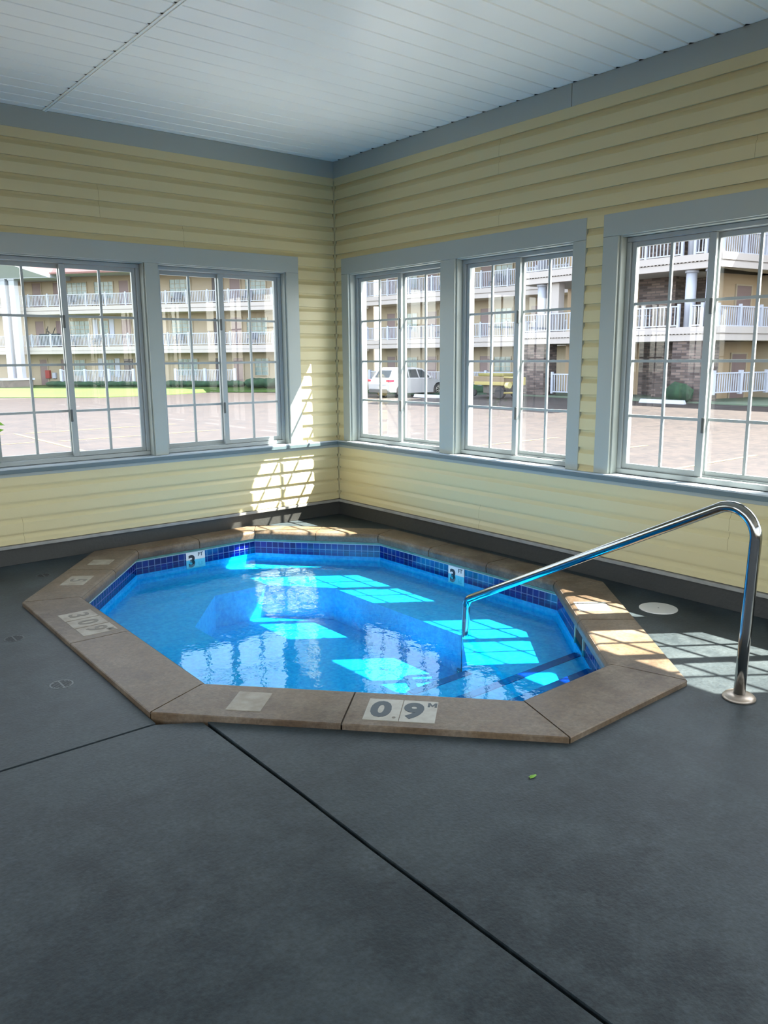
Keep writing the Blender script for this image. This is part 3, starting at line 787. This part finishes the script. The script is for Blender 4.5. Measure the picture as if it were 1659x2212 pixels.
def railing(F, u0, u1, z, n=0., h=.82, post=1.55, lo=.06, name='railing', par=None, pick=.115, posts=None, pw=.05):
    k = max(1, round((u1 - u0) / post)); us = [u0 + (u1 - u0) * j / k for j in range(k + 1)]
    if posts: us = posts; k = len(us) - 1
    for j in range(k):
        mb = MB(); a, b = us[j], us[j + 1]
        F.box(mb, a - pw, a + pw, n - pw, n + pw, z, z + h + .08)
        if j == k - 1: F.box(mb, b - pw, b + pw, n - pw, n + pw, z, z + h + .08)
        F.box(mb, a + pw, b - pw, n - .035, n + .035, z + h - .05, z + h); F.box(mb, a + pw, b - pw, n - .025, n + .025, z + lo, z + lo + .05)
        m_ = int((b - a) / pick)
        for q_ in range(1, m_):
            uu = a + (b - a) * q_ / m_; F.box(mb, uu - .018, uu + .018, n - .018, n + .018, z + lo + .05, z + h - .05)
        part(mb, name, M['white'], par=par)
FA = Fac((8, 62.9), (28.5, 36.6), 1.7); FB = Fac((28.6, 36.4), (30.3, 24.8), 1.7)
FC = Fac((25.5, 20.3), (25.5, 10.4), 4.6); FD = Fac((25.5, 10.35), (33.5, 9.15), 1.5)
# --- wing A
wallp(FA, -12, FA.L + .3, M['cream']); slabs(FA, -12, FA.L, band=[(1.84, 2.33), (4.63, 5.16)])
wA = MB()
for fl in FL[1:]:
    for (u, w, dk) in ((9.35, .65, 0), (14.75, .75, 0), (22.0, .8, 1), (23.35, .75, 0), (29.0, .9, 0), (7.6, .7, 0)): door(FA, u, w, fl, dk)
    for (u, w) in ((10.5, 1.6), (18.75, 1.6), (24.5, 1.5), (30.5, 1.6)): wind(FA, u, w, fl)
wind(FA, 12.75, 1.5, FL[2]); wind(FA, 12.9, .75, FL[1], shut=True); wind(FA, 26.9, 1.4, FL[1]); wind(FA, 26.9, 1.4, FL[2])
for (u, w, dk) in ((9.5, .7, 0), (14.75, .75, 1), (22.0, .55, 1), (23.4, .7, 0), (29.0, .9, 0), (7.7, .6, 0)): door(FA, u, w, FL[0], dk)
for (u, w, s_) in ((10.6, .9, 0), (13.1, .8, 1), (19.1, 1.5, 0), (25.0, 1.0, 0), (26.7, 1.2, 0)): wind(FA, u, w, FL[0], shut=bool(s_))
railing(FA, -11.8, FA.L - .1, 2.34, -.03, h=.84); railing(FA, -11.8, FA.L - .1, 5.17, -.03, h=.84)
for u0, u1 in ((10.8, 16.6), (19.85, 24.3)):
    railing(FA, u0, u1, -.22, .3, h=.90, post=2.25, name='patio_railing', pw=.085)
# --- wing B
wallp(FB, -.3, FB.L + 6, M['cream']); slabs(FB, 0, FB.L + 5)
for fl in FL:
    for (u, w) in ((.42, .7), (3.9, .75), (8.05, .72), (11.6, .8)): door(FB, u, w, fl)
    for (u, w) in ((1.7, 1.3), (5.3, 1.6), (9.1, 1.15)): wind(FB, u, w, fl)
railing(FB, .1, FB.L + 4.8, 2.50, -.03, h=.82, post=1.85); railing(FB, .1, FB.L + 4.8, 5.25, -.03, h=.95, post=1.85)
railing(FB, .6, FB.L + .5, -.30, .3, h=.85, post=2.2, name='patio_railing', pw=.085)
# --- stair portico C
for z0, z1 in BAND:
    mb = MB(); mb.box(25.6, 31.5, 10.5, 20.3, z0 + .03, z1 - .04); mb.box(25.45, 25.7, 10.4, 20.35, z0, z0 + .24); mb.box(25.40, 25.7, 10.35, 20.4, z1 - .26, z1)
    mb.box(25.55, 31.4, 20.1, 20.4, z0, z1)
    for k in range(60): yy = 10.5 + k * .165; mb.box(25.42, 25.46, yy, yy + .07, z0 + .25, z0 + .29)
    part(mb, 'balcony_slab', M['band'])
    mb = MB(); mb.box(25.7, 31.4, 10.6, 20.2, z0 - .01, z0 + .02); part(mb, 'balcony_soffit', mat('grey_soffit', (.34, .34, .30), .7))
# back walls of the portico, brick stair core
mb = MB(); mb.box(29.0, 29.3, 16.0, 20.3, -.8, 7.6); part(mb, 'wall', M['tanwall'])
mb = MB(); mb.box(30.4, 30.7, 8, 12.9, -.8, 7.6); part(mb, 'wall', M['cream'])
def brick(x0, x1, y0, y1, z0, z1, name='brick_pier', par=None):
    mb = MB()
    for pts, ln in (([(x0, y1), (x0, y0)], y1 - y0), ([(x0, y0), (x1, y0)], x1 - x0), ([(x1, y0), (x1, y1)], y1 - y0), ([(x1, y1), (x0, y1)], x1 - x0)):
        (a_, b_), (c_, d_) = pts
        mb.face([(a_, b_, z0), (c_, d_, z0), (c_, d_, z1), (a_, b_, z1)], uv=[(0, 0), (ln, 0), (ln, z1 - z0), (0, z1 - z0)])
    mb.face([(x0, y0, z1), (x1, y0, z1), (x1, y1, z1), (x0, y1, z1)], uv=[(0, 0), (.3, 0), (.3, .1), (0, .1)])
    return part(mb, name, M['stone'], par=par)
brick(25.55, 26.5, 18.85, 20.1, -.8, 1.98); brick(25.55, 26.6, 10.75, 12.2, -.8, 1.98)
brick(29.0, 29.3, 12.9, 15.99, -.8, 7.5, 'brick_wall'); brick(27.5, 28.4, 13.4, 15.2, 2.2, 4.73, 'brick_wall'); brick(27.5, 28.4, 12.2, 14.3, -.8, 1.98, 'brick_wall')
brick(27.5, 28.4, 13.4, 15.2, 4.95, 7.4, 'brick_wall')
class FX(Fac): pass
FW = Fac((29.0, 20.3), (29.0, 12.9), .0)
for fl in FL: door(FW, 1.0, .75, fl); wind(FW, 2.3, .8, fl, .9, 1.9)
def column(x, y, r, z0, z1, cap=.05):
    mb = MB(); mb.tube([(x, y, z0), (x, y, z1)], r, 20); mb.tube([(x, y, z1 - .12), (x, y, z1)], r + cap, 20); part(mb, 'column', M['white'])
for yy in (19.3, 11.72, 10.85):
    column(25.85, yy, .21, 2.45, 4.74); column(25.85, yy, .21, 5.2, 7.5)
mb = MB(); mb.box(25.7, 26.1, 18.2, 18.9, 2.5, 4.72); part(mb, 'pier', M['band'])
FCc = Fac((25.5, 20.3), (25.5, 10.4), 4.6)
for z in (2.50, 5.25):
    railing(FCc, .15, 8.3, z, -.03, h=.86, post=1.65, pick=.15); railing(FCc, 8.85, 9.3, z, -.03, h=.86, post=1.65, pick=.12)
# iron stair gate + low rail on the ground
railing(FCc, 1.95, 4.0, -.30, -.1, h=.92, post=1.1, name='patio_railing', pick=.14)
# --- wing D
wallp(FD, .0 + 2.0, 9, M['tanwall']); slabs(FD, 0, 8.1)
for fl in FL: door(FD, 3.05, .95, fl); wind(FD, 4.9, 1.3, fl)
railing(FD, .1, 8, 2.45, -.03, h=.86, post=1.35, pick=.12); railing(FD, .1, 8, 5.2, -.03, h=.90, post=1.35, pick=.12)
railing(FD, -.3, 8, -.10, .25, h=.85, post=1.7, name='patio_railing', pw=.07, pick=.13)
# roof
def roofstrip(F, u0, u1, out=.7, z=7.42):
    mb = MB(); i = len(mb.v)
    mb.face([F.p(u0, out, z), F.p(u1, out, z), F.p(u1, -9, z + 3.4), F.p(u0, -9, z + 3.4)], 0)
    F.box(mb, u0, u1, out - .04, out + .10, z - .10, z + .02, 1)
    F.box(mb, u0, u1, -F.off, out - .04, z - .06, z - .03, 2)
    part(mb, 'roof', [M['roof'], M['gutter'], M['white']])
roofstrip(FA, 10.8, FA.L + .8); roofstrip(FB, -.8, FB.L + 7, .7)
mb = MB()   # gabled porch roof to the left with white pediment
mb.face([FA.p(10.9, .7, 7.42), FA.p(6.9, 3.2, 8.75), FA.p(6.9, -8, 10.8), FA.p(11.2, -8, 10.6)]); mb.face([FA.p(6.9, 3.2, 8.75), FA.p(2.9, .7, 7.42), FA.p(2.9, -8, 10.6), FA.p(6.9, -8, 10.8)])
part(mb, 'roof', M['roof'])
mb = MB(); mb.face([FA.p(10.9, .9, 7.36), FA.p(6.9, 3.0, 8.60), FA.p(2.9, .9, 7.36), FA.p(2.9, .9, 7.1), FA.p(10.9, .9, 7.1)]); FA.box(mb, 3.0, 10.9, -1.6, .95, 7.1, 7.36)
part(mb, 'pediment', M['white'])
roofstrip(FD, -.6, 9, .6)
mb = MB(); mb.box(25.0, 32, 9.8, 20.9, 7.45, 7.75); part(mb, 'roof_fascia', M['white'])
mb = MB(); mb.face([(24.8, 9.6, 7.75), (24.8, 21, 7.75), (30, 18, 10.2), (30, 12, 10.2)][::-1]); mb.face([(24.8, 21, 7.75), (34, 21, 7.75), (30, 18, 10.2)][::-1]); part(mb, 'roof', M['roof'])
# unseen right-hand wing at a right angle, added to shade wing D
FE = Fac((30.2, 8.4), (30.2, -14), 0.0)
mb = MB(); FE.box(mb, 0, FE.L, -9, -.0, -.8, 10.2); part(mb, 'wall', M['cream'])
for fl in FL:
    for u in (1.5, 7.0, 12.5, 18.0):
        door(FE, u, .9, fl); wind(FE, u + 2.2, 1.6, fl)
mb = MB(); mb.face([FE.p(-.6, .8, 10.1), FE.p(FE.L + .6, .8, 10.1), FE.p(FE.L - 3, -4.5, 12.2), FE.p(3, -4.5, 12.2)]); mb.face([FE.p(FE.L + .6, -9.8, 10.1), FE.p(-.6, -9.8, 10.1), FE.p(3, -4.5, 12.2), FE.p(FE.L - 3, -4.5, 12.2)]); mb.face([FE.p(-.6, -9.8, 10.1), FE.p(-.6, .8, 10.1), FE.p(3, -4.5, 12.2)])
part(mb, 'roof', M['roof'])
# two tall entrance columns on a stone plinth
mb = MB(); mb.box(10.9, 12.9, 55.9, 57.9, -.6, .0); part(mb, 'plinth', M['darkrock']); mb = MB(); mb.box(10.8, 13.0, 55.8, 58.0, .0, .13); part(mb, 'plinth_cap', M['white'])
for (x, y) in ((11.80, 57.0), (12.27, 56.4)):
    q_ = Vector((x, y)) - FA.A; uu, nn = q_.dot(FA.d), q_.dot(FA.n)
    mb = MB(); FA.box(mb, uu - .22, uu + .22, nn - .22, nn + .22, .13, 7.2); FA.box(mb, uu - .27, uu + .27, nn - .27, nn + .27, 7.0, 7.2); part(mb, 'column', M['white'])
# things on the far wall
def thing_box(name, F, u0, u1, n0, n1, z0, z1, m_, lab, cat):
    mb = MB(); F.box(mb, u0, u1, n0, n1, z0, z1); o = mb.build(name, m_, None, .02); return tag(o, lab, cat)
bx = thing_box('hose_cabinet', FA, 8.2, 8.55, -1.7, -1.45, .05, .65, M['red'], 'dark red wall cabinet on the motel ground floor beside the white columns', 'cabinet')
bx2 = thing_box('meter_box', FA, 8.75, 9.05, -1.7, -1.5, .05, .48, M['white'], 'small white box on the motel wall right of the red cabinet', 'box')
# outdoor chairs and planter: dark bulky plant stand on the middle balcony of the left wing
pt = empty('potted_plant', FA.p(9.6, -.5, 2.34)); tag(pt, 'bare dark potted plant on the middle balcony of the left wing', 'plant')
mb = MB(); FA.box(mb, 8.9, 10.4, -.55, -.2, 2.5, 3.30); mb.build('trough', mat('dark_trough', (.03, .045, .05), .6), pt)
mb = MB()
for (u, h, tw) in ((9.35, .5, .25), (9.55, .35, -.1), (9.9, .42, .3), (9.7, .25, -.25)):
    mb.tube([FA.p(u, -.38, 3.28), FA.p(u + tw * .5, -.38, 3.3 + h * .6), FA.p(u + tw, -.3, 3.3 + h)], .03, 6)
mb.build('branch', mat('dark_twig', (.03, .03, .03), .8), pt)
# benches / chairs behind railings
def chair_out(F, u, z, n, lab):
    root = empty('patio_chair', F.p(u, n, z)); tag(root, lab, 'chair', 'dark chairs on the motel balconies')
    m_ = mat('dark_plastic', (.06, .07, .09), .6)
    mb = MB(); F.box(mb, u - .3, u + .3, n - .3, n + .3, z + .36, z + .42); mb.build('seat', m_, root)
    mb = MB(); F.box(mb, u - .3, u + .3, n - .33, n - .27, z + .42, z + .85); mb.build('backrest', m_, root)
    for a_ in (-.26, .26):
        for b_ in (-.26, .26):
            mb = MB(); F.box(mb, u + a_ - .02, u + a_ + .02, n + b_ - .02, n + b_ + .02, z, z + .36); mb.build('leg', m_, root)
for (F, u, fi, lab) in ((FA, 11.2, 2, 'dark chair on the top balcony of the left wing, left of the others'), (FA, 13.4, 2, 'dark chair on the top balcony of the left wing under the second window'),
                        (FA, 19.6, 2, 'dark chair on the top balcony, seen in the left wall window nearest the corner'), (FA, 24.9, 2, 'dark chair on the top balcony at the far right of the left wing'),
                        (FA, 10.9, 1, 'dark chair on the middle balcony, left one of the left wing'), (FA, 13.2, 1, 'dark chair on the middle balcony beside white shutters'),
                        (FA, 19.6, 1, 'dark chair on the middle balcony under the barred window'), (FA, 25.2, 1, 'dark chair on the middle balcony at the far right of the left wing'),
                        (FB, 5.9, 2, 'dark chair on the top balcony of the middle wing, above the white car'), (FB, 9.6, 2, 'dark chair on the top balcony of the middle wing, above the yellow trailer'),
                        (FB, 5.6, 1, 'dark chair on the middle balcony above the white car')):
    chair_out(F, u, (2.35, 5.18)[fi - 1] if F is FA else (2.54, 5.29)[fi - 1], -.9, lab)
tb = empty('patio_table', (26.2, 14.0, 2.52)); tag(tb, 'small white bistro table behind the portico railing', 'table')
mb = MB(); mb.tube([(26.2, 14.0, 3.05), (26.2, 14.0, 3.08)], .32, 20); mb.build('tabletop', M['white'], tb); mb = MB(); mb.tube([(26.2, 14, 2.52), (26.2, 14, 3.05)], .03, 8); mb.build('pedestal', M['white'], tb)

# lawn, hedges
def lawn(poly, z, lab, m_=M['grass']):
    mb = MB(); mb.prism(poly, z - .25, z); o = mb.build('lawn', m_); return struct(o, lab)
def up2(F, u, n): q = F.p(u, n, 0); return (q[0], q[1])
mb = MB()
for (u0, u1, nf0, nf1) in ((3, 12, 10.2, 10.2), (12, 19.6, 10.2, 9.6), (19.6, 22.0, 9.6, 6.0), (22.0, 23.4, 6.0, 2.0), (23.4, FA.L, 2.0, 1.2)):
    mb.face([FA.p(u0, nf0, -.77), FA.p(u1, nf1, -.77), FA.p(u1, .9, -.47), FA.p(u0, .9, -.47)]); mb.face([FA.p(u0, .9, -.47), FA.p(u1, .9, -.47), FA.p(u1, -1.6, -.45), FA.p(u0, -1.6, -.45)])
    mb.face([FA.p(u0, nf0, -.80), FA.p(u1, nf1, -.80), FA.p(u1, nf1, -.77), FA.p(u0, nf0, -.77)])
struct(mb.build('lawn', M['grass']), 'bright green lawn strip before the left wing of the motel')
lawn([(26.0, 20.3), (28.9, 20.4), (30.4, 25), (28.5, 36.5), (26.8, 36), (27.4, 27)], -.62, 'green strip before the middle wing, coloured as shaded grass', M['grass_shade'])
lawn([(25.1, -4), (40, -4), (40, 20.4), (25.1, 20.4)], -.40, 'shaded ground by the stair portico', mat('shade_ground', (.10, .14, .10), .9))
def hedge(F, u0, u1, n0, n1, z0, z1, lab, name='hedge', seed=1, m_=None):
    rnd = random.Random(seed); mb = MB(); nu = max(3, int((u1 - u0) / .22)); ring = 8
    rows = []
    for i in range(nu + 1):
        u = u0 + (u1 - u0) * i / nu; row = []
        e = .55 if i in (0, nu) else 1
        for k in range(ring):
            a = 2 * math.pi * k / ring; rr = 1 + rnd.uniform(-.16, .16)
            row.append(F.p(u + rnd.uniform(-.06, .06), (n0 + n1) / 2 + (n1 - n0) / 2 * math.cos(a) * rr * e, (z0 + z1) / 2 + (z1 - z0) / 2 * math.sin(a) * rr * e))
        rows.append(row)
    i = mb.grid(rows, 0, True, True); mb.face(rows[0][::-1]); mb.face(rows[-1])
    return tag(mb.build(name, m_ or M['grass_shade']), lab, 'hedge')
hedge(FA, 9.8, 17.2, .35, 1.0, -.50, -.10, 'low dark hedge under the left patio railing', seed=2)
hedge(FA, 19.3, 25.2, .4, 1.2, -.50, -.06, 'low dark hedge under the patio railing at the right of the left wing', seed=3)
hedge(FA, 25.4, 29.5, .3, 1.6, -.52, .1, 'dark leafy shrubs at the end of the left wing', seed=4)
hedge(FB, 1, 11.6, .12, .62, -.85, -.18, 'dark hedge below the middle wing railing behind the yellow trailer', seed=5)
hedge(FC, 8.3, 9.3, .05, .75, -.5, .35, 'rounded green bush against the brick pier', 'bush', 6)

# wheel stops
def wheel_stop(x, y, rz, lab, L_=1.8):
    z = gz(x, y); mb = MB(); c, s = math.cos(rz), math.sin(rz)
    def q(a, b, zz): return (x + a * c - b * s, y + a * s + b * c, zz)
    mb.hexa([q(-L_ / 2, -.09, z), q(L_ / 2, -.09, z), q(L_ / 2, .09, z), q(-L_ / 2, .09, z), q(-L_ / 2 + .05, -.06, z + .15), q(L_ / 2 - .05, -.06, z + .15), q(L_ / 2 - .05, .06, z + .15), q(-L_ / 2 + .05, .06, z + .15)])
    tag(mb.build('wheel_stop', M['white']), lab, 'wheel stop', 'white concrete wheel stops')
wheel_stop(24.3, 11.75, R(90), 'white wheel stop before the brick pier in the right-hand window', 2.0)
wheel_stop(24.4, 15.4, R(90), 'white wheel stop right of the yellow trailer', 1.7)
wheel_stop(22.6, 23.6, R(90), 'white wheel stop in front of the car bonnet', 2.2)

# ------------------------------------------------------------------ car
def make_car(x, y, z):
    root = empty('car', (x, y, z)); tag(root, 'white SUV parked nose to the motel, seen in the right wall window nearest the corner', 'car')
    # local: X forward from rear bumper, Y half width 0.94
    Lc = 4.75; wb0, wb1 = .98, 3.83; rw = .36
    def P_(a, b, c): return (x + a, y + b, z + c)
    lower = [(.02, .42), (.0, .75), (.06, .95), (.10, 1.02), (1.0, 1.08), (2.4, 1.04), (3.35, 1.02), (4.2, .93), (4.62, .80), (4.74, .62), (4.72, .35), (4.5, .26)]
    def arch(cx): return [(cx + (rw + .07) * math.cos(a), .36 + (rw + .07) * math.sin(a)) for a in [math.pi * k / 10 for k in range(0, 11)]]
    bottom = [(wb1 + rw + .07, .26)] + arch(wb1)[0:11] + [(wb1 - rw - .07, .24), (wb0 + rw + .07, .24)] + arch(wb0) + [(wb0 - rw - .07, .30), (.1, .32)]
    poly = lower + bottom
    mb = MB(); hw = .93
    n = len(poly)
    def sect(b, ins): return [P_(2.37 + (p_[0] - 2.37) * (1 - ins * .02), b, p_[1] - (ins * .02 if p_[1] > .8 else 0)) for p_ in poly]
    rows = [sect(-hw, 1), sect(-hw + .07, 0), sect(hw - .07, 0), sect(hw, 1)]
    mb.grid(rows, 0, True, False)
    for rr in (rows[0], rows[3][::-1]):
        mb.face(rr)
    body = mb.build('body', M['carwhite'], root)
    # greenhouse
    gl = [(.28, 1.04), (.62, 1.58), (.95, 1.655), (2.1, 1.66), (2.7, 1.58), (3.45, 1.02)]
    def gsec(b, k): return [P_(p_[0], b * (1 - k * (p_[1] - 1.02) / .65), p_[1]) for p_ in gl]
    mb = MB(); rows = [gsec(-.88, .22), gsec(.88, .22)]
    mb.grid(rows, 0, True, False); mb.face(rows[0][::-1]); mb.face(rows[1]); mb.build('roof', M['carwhite'], root)
    def side(pts, nm, m_=M['carglass'], sgn=-1, e=.006):
        mb = MB(); o_ = []
        for (a, c) in pts: b = (.88 + e) * (1 - .22 * (c - 1.02) / .65) * sgn; o_.append(P_(a, b, c))
        mb.face(o_ if sgn < 0 else o_[::-1]); return mb.build(nm, m_, root)
    for sgn in (-1, 1):
        side([(.78, 1.10), (1.55, 1.09), (1.55, 1.54), (1.05, 1.50)], 'side_window', sgn=sgn)
        side([(1.62, 1.09), (2.30, 1.08), (2.20, 1.56), (1.62, 1.54)], 'side_window', sgn=sgn)
        side([(2.38, 1.08), (3.22, 1.06), (2.66, 1.50), (2.29, 1.55)], 'side_window', sgn=sgn)
        mb = MB(); mb.box(x + .02, x + .42, y + sgn * .70, y + sgn * .945, z + .88, z + 1.0); mb.build('tail_lamp', M['tail'], root, .02)
        mb = MB(); mb.box(x + 3.02, x + 3.18, y + sgn * .92, y + sgn * 1.08, z + 1.02, z + 1.16); mb.build('mirror', M['carwhite'], root, .03)
        for cx in (wb0, wb1):
            mb = MB(); yy0, yy1 = y + sgn * .70, y + sgn * .935
            mb.tube([(x + cx, yy0, z + .36), (x + cx, yy0 + sgn * .03, z + .36), (x + cx, yy1 - sgn * .03, z + .36), (x + cx, yy1, z + .36)], [.33, .36, .36, .33], 28)
            w = mb.build('wheel', M['tyre'], root)
            mb = MB()
            for k in range(7):
                a = 2 * math.pi * k / 7
                p0 = (x + cx, yy1 + sgn * .004, z + .36); p1 = (x + cx + .22 * math.cos(a), yy1 + sgn * .004, z + .36 + .22 * math.sin(a)); mb.tube([p0, p1], .026, 6)
            rg = [(x + cx + .235 * math.cos(2 * math.pi * k / 24), yy1 + sgn * .002, z + .36 + .235 * math.sin(2 * math.pi * k / 24)) for k in range(25)]
            mb.tube(rg, .02, 6, caps=False); mb.build('rim', M['rim'], w)
    mb = MB(); mb.face([P_(.315, .62, 1.12), P_(.315, -.62, 1.12), P_(.575, -.56, 1.50), P_(.575, .56, 1.50)][::-1])
    for i_, v_ in enumerate(mb.v): mb.v[i_] = (v_[0] - .02, v_[1], v_[2])
    mb.build('rear_window', M['carglass'], root)
    mb = MB(); mb.face([P_(3.42, -.66, 1.06), P_(3.42, .66, 1.06), P_(2.76, .58, 1.55), P_(2.76, -.58, 1.55)])
    for i_, v_ in enumerate(mb.v): mb.v[i_] = (v_[0] + .02, v_[1], v_[2] + .01)
    mb.build('windshield', M['carglass'], root)
    mb = MB(); mb.box(x - .03, x + .3, y - .80, y + .80, z + .26, z + .48); mb.build('bumper', mat('dark_bumper', (.07, .07, .075), .6), root, .04)
make_car(23.8, 28.25 + .95 - .0, gz(25, 29))
# ------------------------------------------------------------------ yellow trailer
def trailer():
    X = 23.4; z = gz(23.4, 19.5); root = empty('equipment_trailer', (X, 19.6, z))
    tag(root, 'yellow equipment trailer parked in shade before the brick stair tower', 'trailer')
    y0, y1 = 18.9, 21.1
    mb = MB(); mb.box(X - .5, X + .6, y0, y1, z + .68, z + .98); mb.build('bed', M['brownbox'], root, .02)
    mb = MB(); mb.box(X - .54, X + .64, y0 - .02, y1 - .35, z + .58, z + .74); mb.build('rail_frame', M['yellow'], root, .02)
    mb = MB(); mb.box(X - .45, X + .5, y0 + .1, y1 - .5, z + .98, z + 1.12); mb.build('cover', mat('olive_cover', (.20, .18, .05), .8), root, .04)
    mb = MB(); mb.box(X - .3, X + .4, y0 + .2, y1 - .7, z + .2, z + .58); mb.build('engine', mat('engine_grey', (.10, .09, .08), .7), root, .03)
    for sx in (-.55, .5):
        mb = MB(); mb.tube([(X + sx, y0 + .25, z + .27), (X + sx + .18, y0 + .25, z + .27)], .27, 22); mb.build('wheel', M['tyre'], root)
        mb = MB(); mb.tube([(X + sx, y0 + 1.9, z + .22), (X + sx + .12, y0 + 1.9, z + .22)], .16, 18); mb.build('wheel', M['tyre'], root)
    mb = MB(); mb.tube([(X - .5, y0, z + .95), (X - .5, y0 - .75, z + .95), (X - .5, y0 - 1.05, z + .78), (X - .5, y0 - .72, z + .28), (X - .5, y0 + .02, z + .25)], .045, 8); mb.build('tow_frame', M['yellow'], root)
    mb = MB(); mb.box(X - .52, X - .3, y0 - 1.12, y0 - .88, z + .62, z + .98); mb.build('hitch', M['yellow'], root, .03)
    mb = MB(); mb.tube([(X - .5, y0 - .15, z + .60), (X - .5, y0 - .35, z + .60)], .14, 16); mb.build('lamp', mat('pale_yellow', (.6, .55, .25), .4), root)
trailer()

# shrub by the left window
sh = empty('shrub', (-3.05, 1.15, -.8)); tag(sh, 'leafy green shrub just outside the left-most window', 'shrub')
mb = MB()
for k in range(5): mb.tube([(-3.05, 1.15, -.8), (-3.05 + .05 * math.cos(k * 1.3), 1.15 + .05 * math.sin(k * 1.3), .1), (-2.98 + .18 * math.cos(k * 1.3), 1.15 + .2 * math.sin(k * 1.3), .72 + .04 * k)], [.02, .014, .006], 6)
mb.build('stem', mat('bark', (.12, .08, .05), .9), sh)
rnd = random.Random(5); mb = MB()
for k in range(260):
    c = Vector((-3.0 + rnd.gauss(0, .15), 1.15 + rnd.gauss(0, .15), rnd.uniform(0, .93))); a = Vector((rnd.uniform(-1, 1), rnd.uniform(-1, 1), rnd.uniform(-.3, .8))).normalized() * .05
    if c.x > -2.76: c.x = -2.9
    b = a.orthogonal().normalized() * .018; mb.face([c - a, c + b, c + a, c - b])
tag(mb.build('foliage', M['leaf'], sh), kind='stuff')
mb = MB()
for (dx, dz, an) in ((0, .98, .2), (.03, .93, -.4), (-.02, .90, .7), (.02, .87, .1), (-.05, .95, 1.1)):
    c = Vector((-2.64 + dx - .02, 1.2, dz)); a = Vector((math.cos(an), 0, math.sin(an))) * .05; b = Vector((-math.sin(an), .3, math.cos(an))) * .018
    mb.face([c - a, c + b, c + a, c - b])
mb.tube([(-2.95, 1.17, .7), (-2.78, 1.18, .88), (-2.64, 1.2, .93)], .004, 5)
mb.build('branch', M['leaf'], sh)

# ------------------------------------------------------------------ light
SUND = Vector((-.62, .44, -1.0)).normalized()
ld = bpy.data.lights.new('sun', 'SUN'); ld.energy = 22; ld.angle = R(.53); ld.color = (1, .93, .82)
lo = bpy.data.objects.new('sun', ld); COL.objects.link(lo); lo.location = (10, -8, 14); lo.rotation_euler = SUND.to_track_quat('-Z', 'Y').to_euler()
w = bpy.data.worlds.new('World'); SC.world = w; w.use_nodes = True; nt = w.node_tree
bg = nt.nodes['Background']; sky = nt.nodes.new('ShaderNodeTexSky'); sky.sky_type = 'NISHITA'; sky.sun_disc = False
sky.sun_elevation = R(54); sky.sun_rotation = R(124); sky.air_density = 1.2; sky.dust_density = 1.2; sky.ozone_density = 1.2
hs = nt.nodes.new('ShaderNodeHueSaturation'); hs.inputs['Saturation'].default_value = .38; nt.links.new(sky.outputs[0], hs.inputs['Color']); nt.links.new(hs.outputs[0], bg.inputs['Color']); bg.inputs['Strength'].default_value = .50

# ------------------------------------------------------------------ camera
f, yaw, pit, rol, cx, cy = 1717.33, .680709, .192722, -.00795521, -4.326213, -6.000541
Fw = Vector((math.cos(pit) * math.sin(yaw), math.cos(pit) * math.cos(yaw), -math.sin(pit)))
Rt = Vector((math.cos(yaw), -math.sin(yaw), 0)); Up = Rt.cross(Fw)
c_, s_ = math.cos(rol), math.sin(rol); Rt, Up = c_ * Rt + s_ * Up, -s_ * Rt + c_ * Up
cd = bpy.data.cameras.new('camera'); co = bpy.data.objects.new('camera', cd); COL.objects.link(co)
co.matrix_world = Matrix(((Rt.x, Up.x, -Fw.x, cx), (Rt.y, Up.y, -Fw.y, cy), (Rt.z, Up.z, -Fw.z, 1.45), (0, 0, 0, 1)))
cd.sensor_fit = 'HORIZONTAL'; cd.sensor_width = 36; cd.lens = 36 * f / 1659; cd.clip_start = .05; cd.clip_end = 400
SC.camera = co
SC.view_settings.view_transform = 'Standard'; SC.view_settings.look = 'None'; SC.view_settings.gamma = 1; SC.view_settings.use_curve_mapping = False
SC.view_settings.exposure = 1.25
SC.cycles.use_denoising = True; SC.cycles.max_bounces = 14; SC.cycles.diffuse_bounces = 6; SC.cycles.transparent_max_bounces = 24
SC.cycles.sample_clamp_indirect = 6; SC.cycles.caustics_reflective = False; SC.cycles.caustics_refractive = False
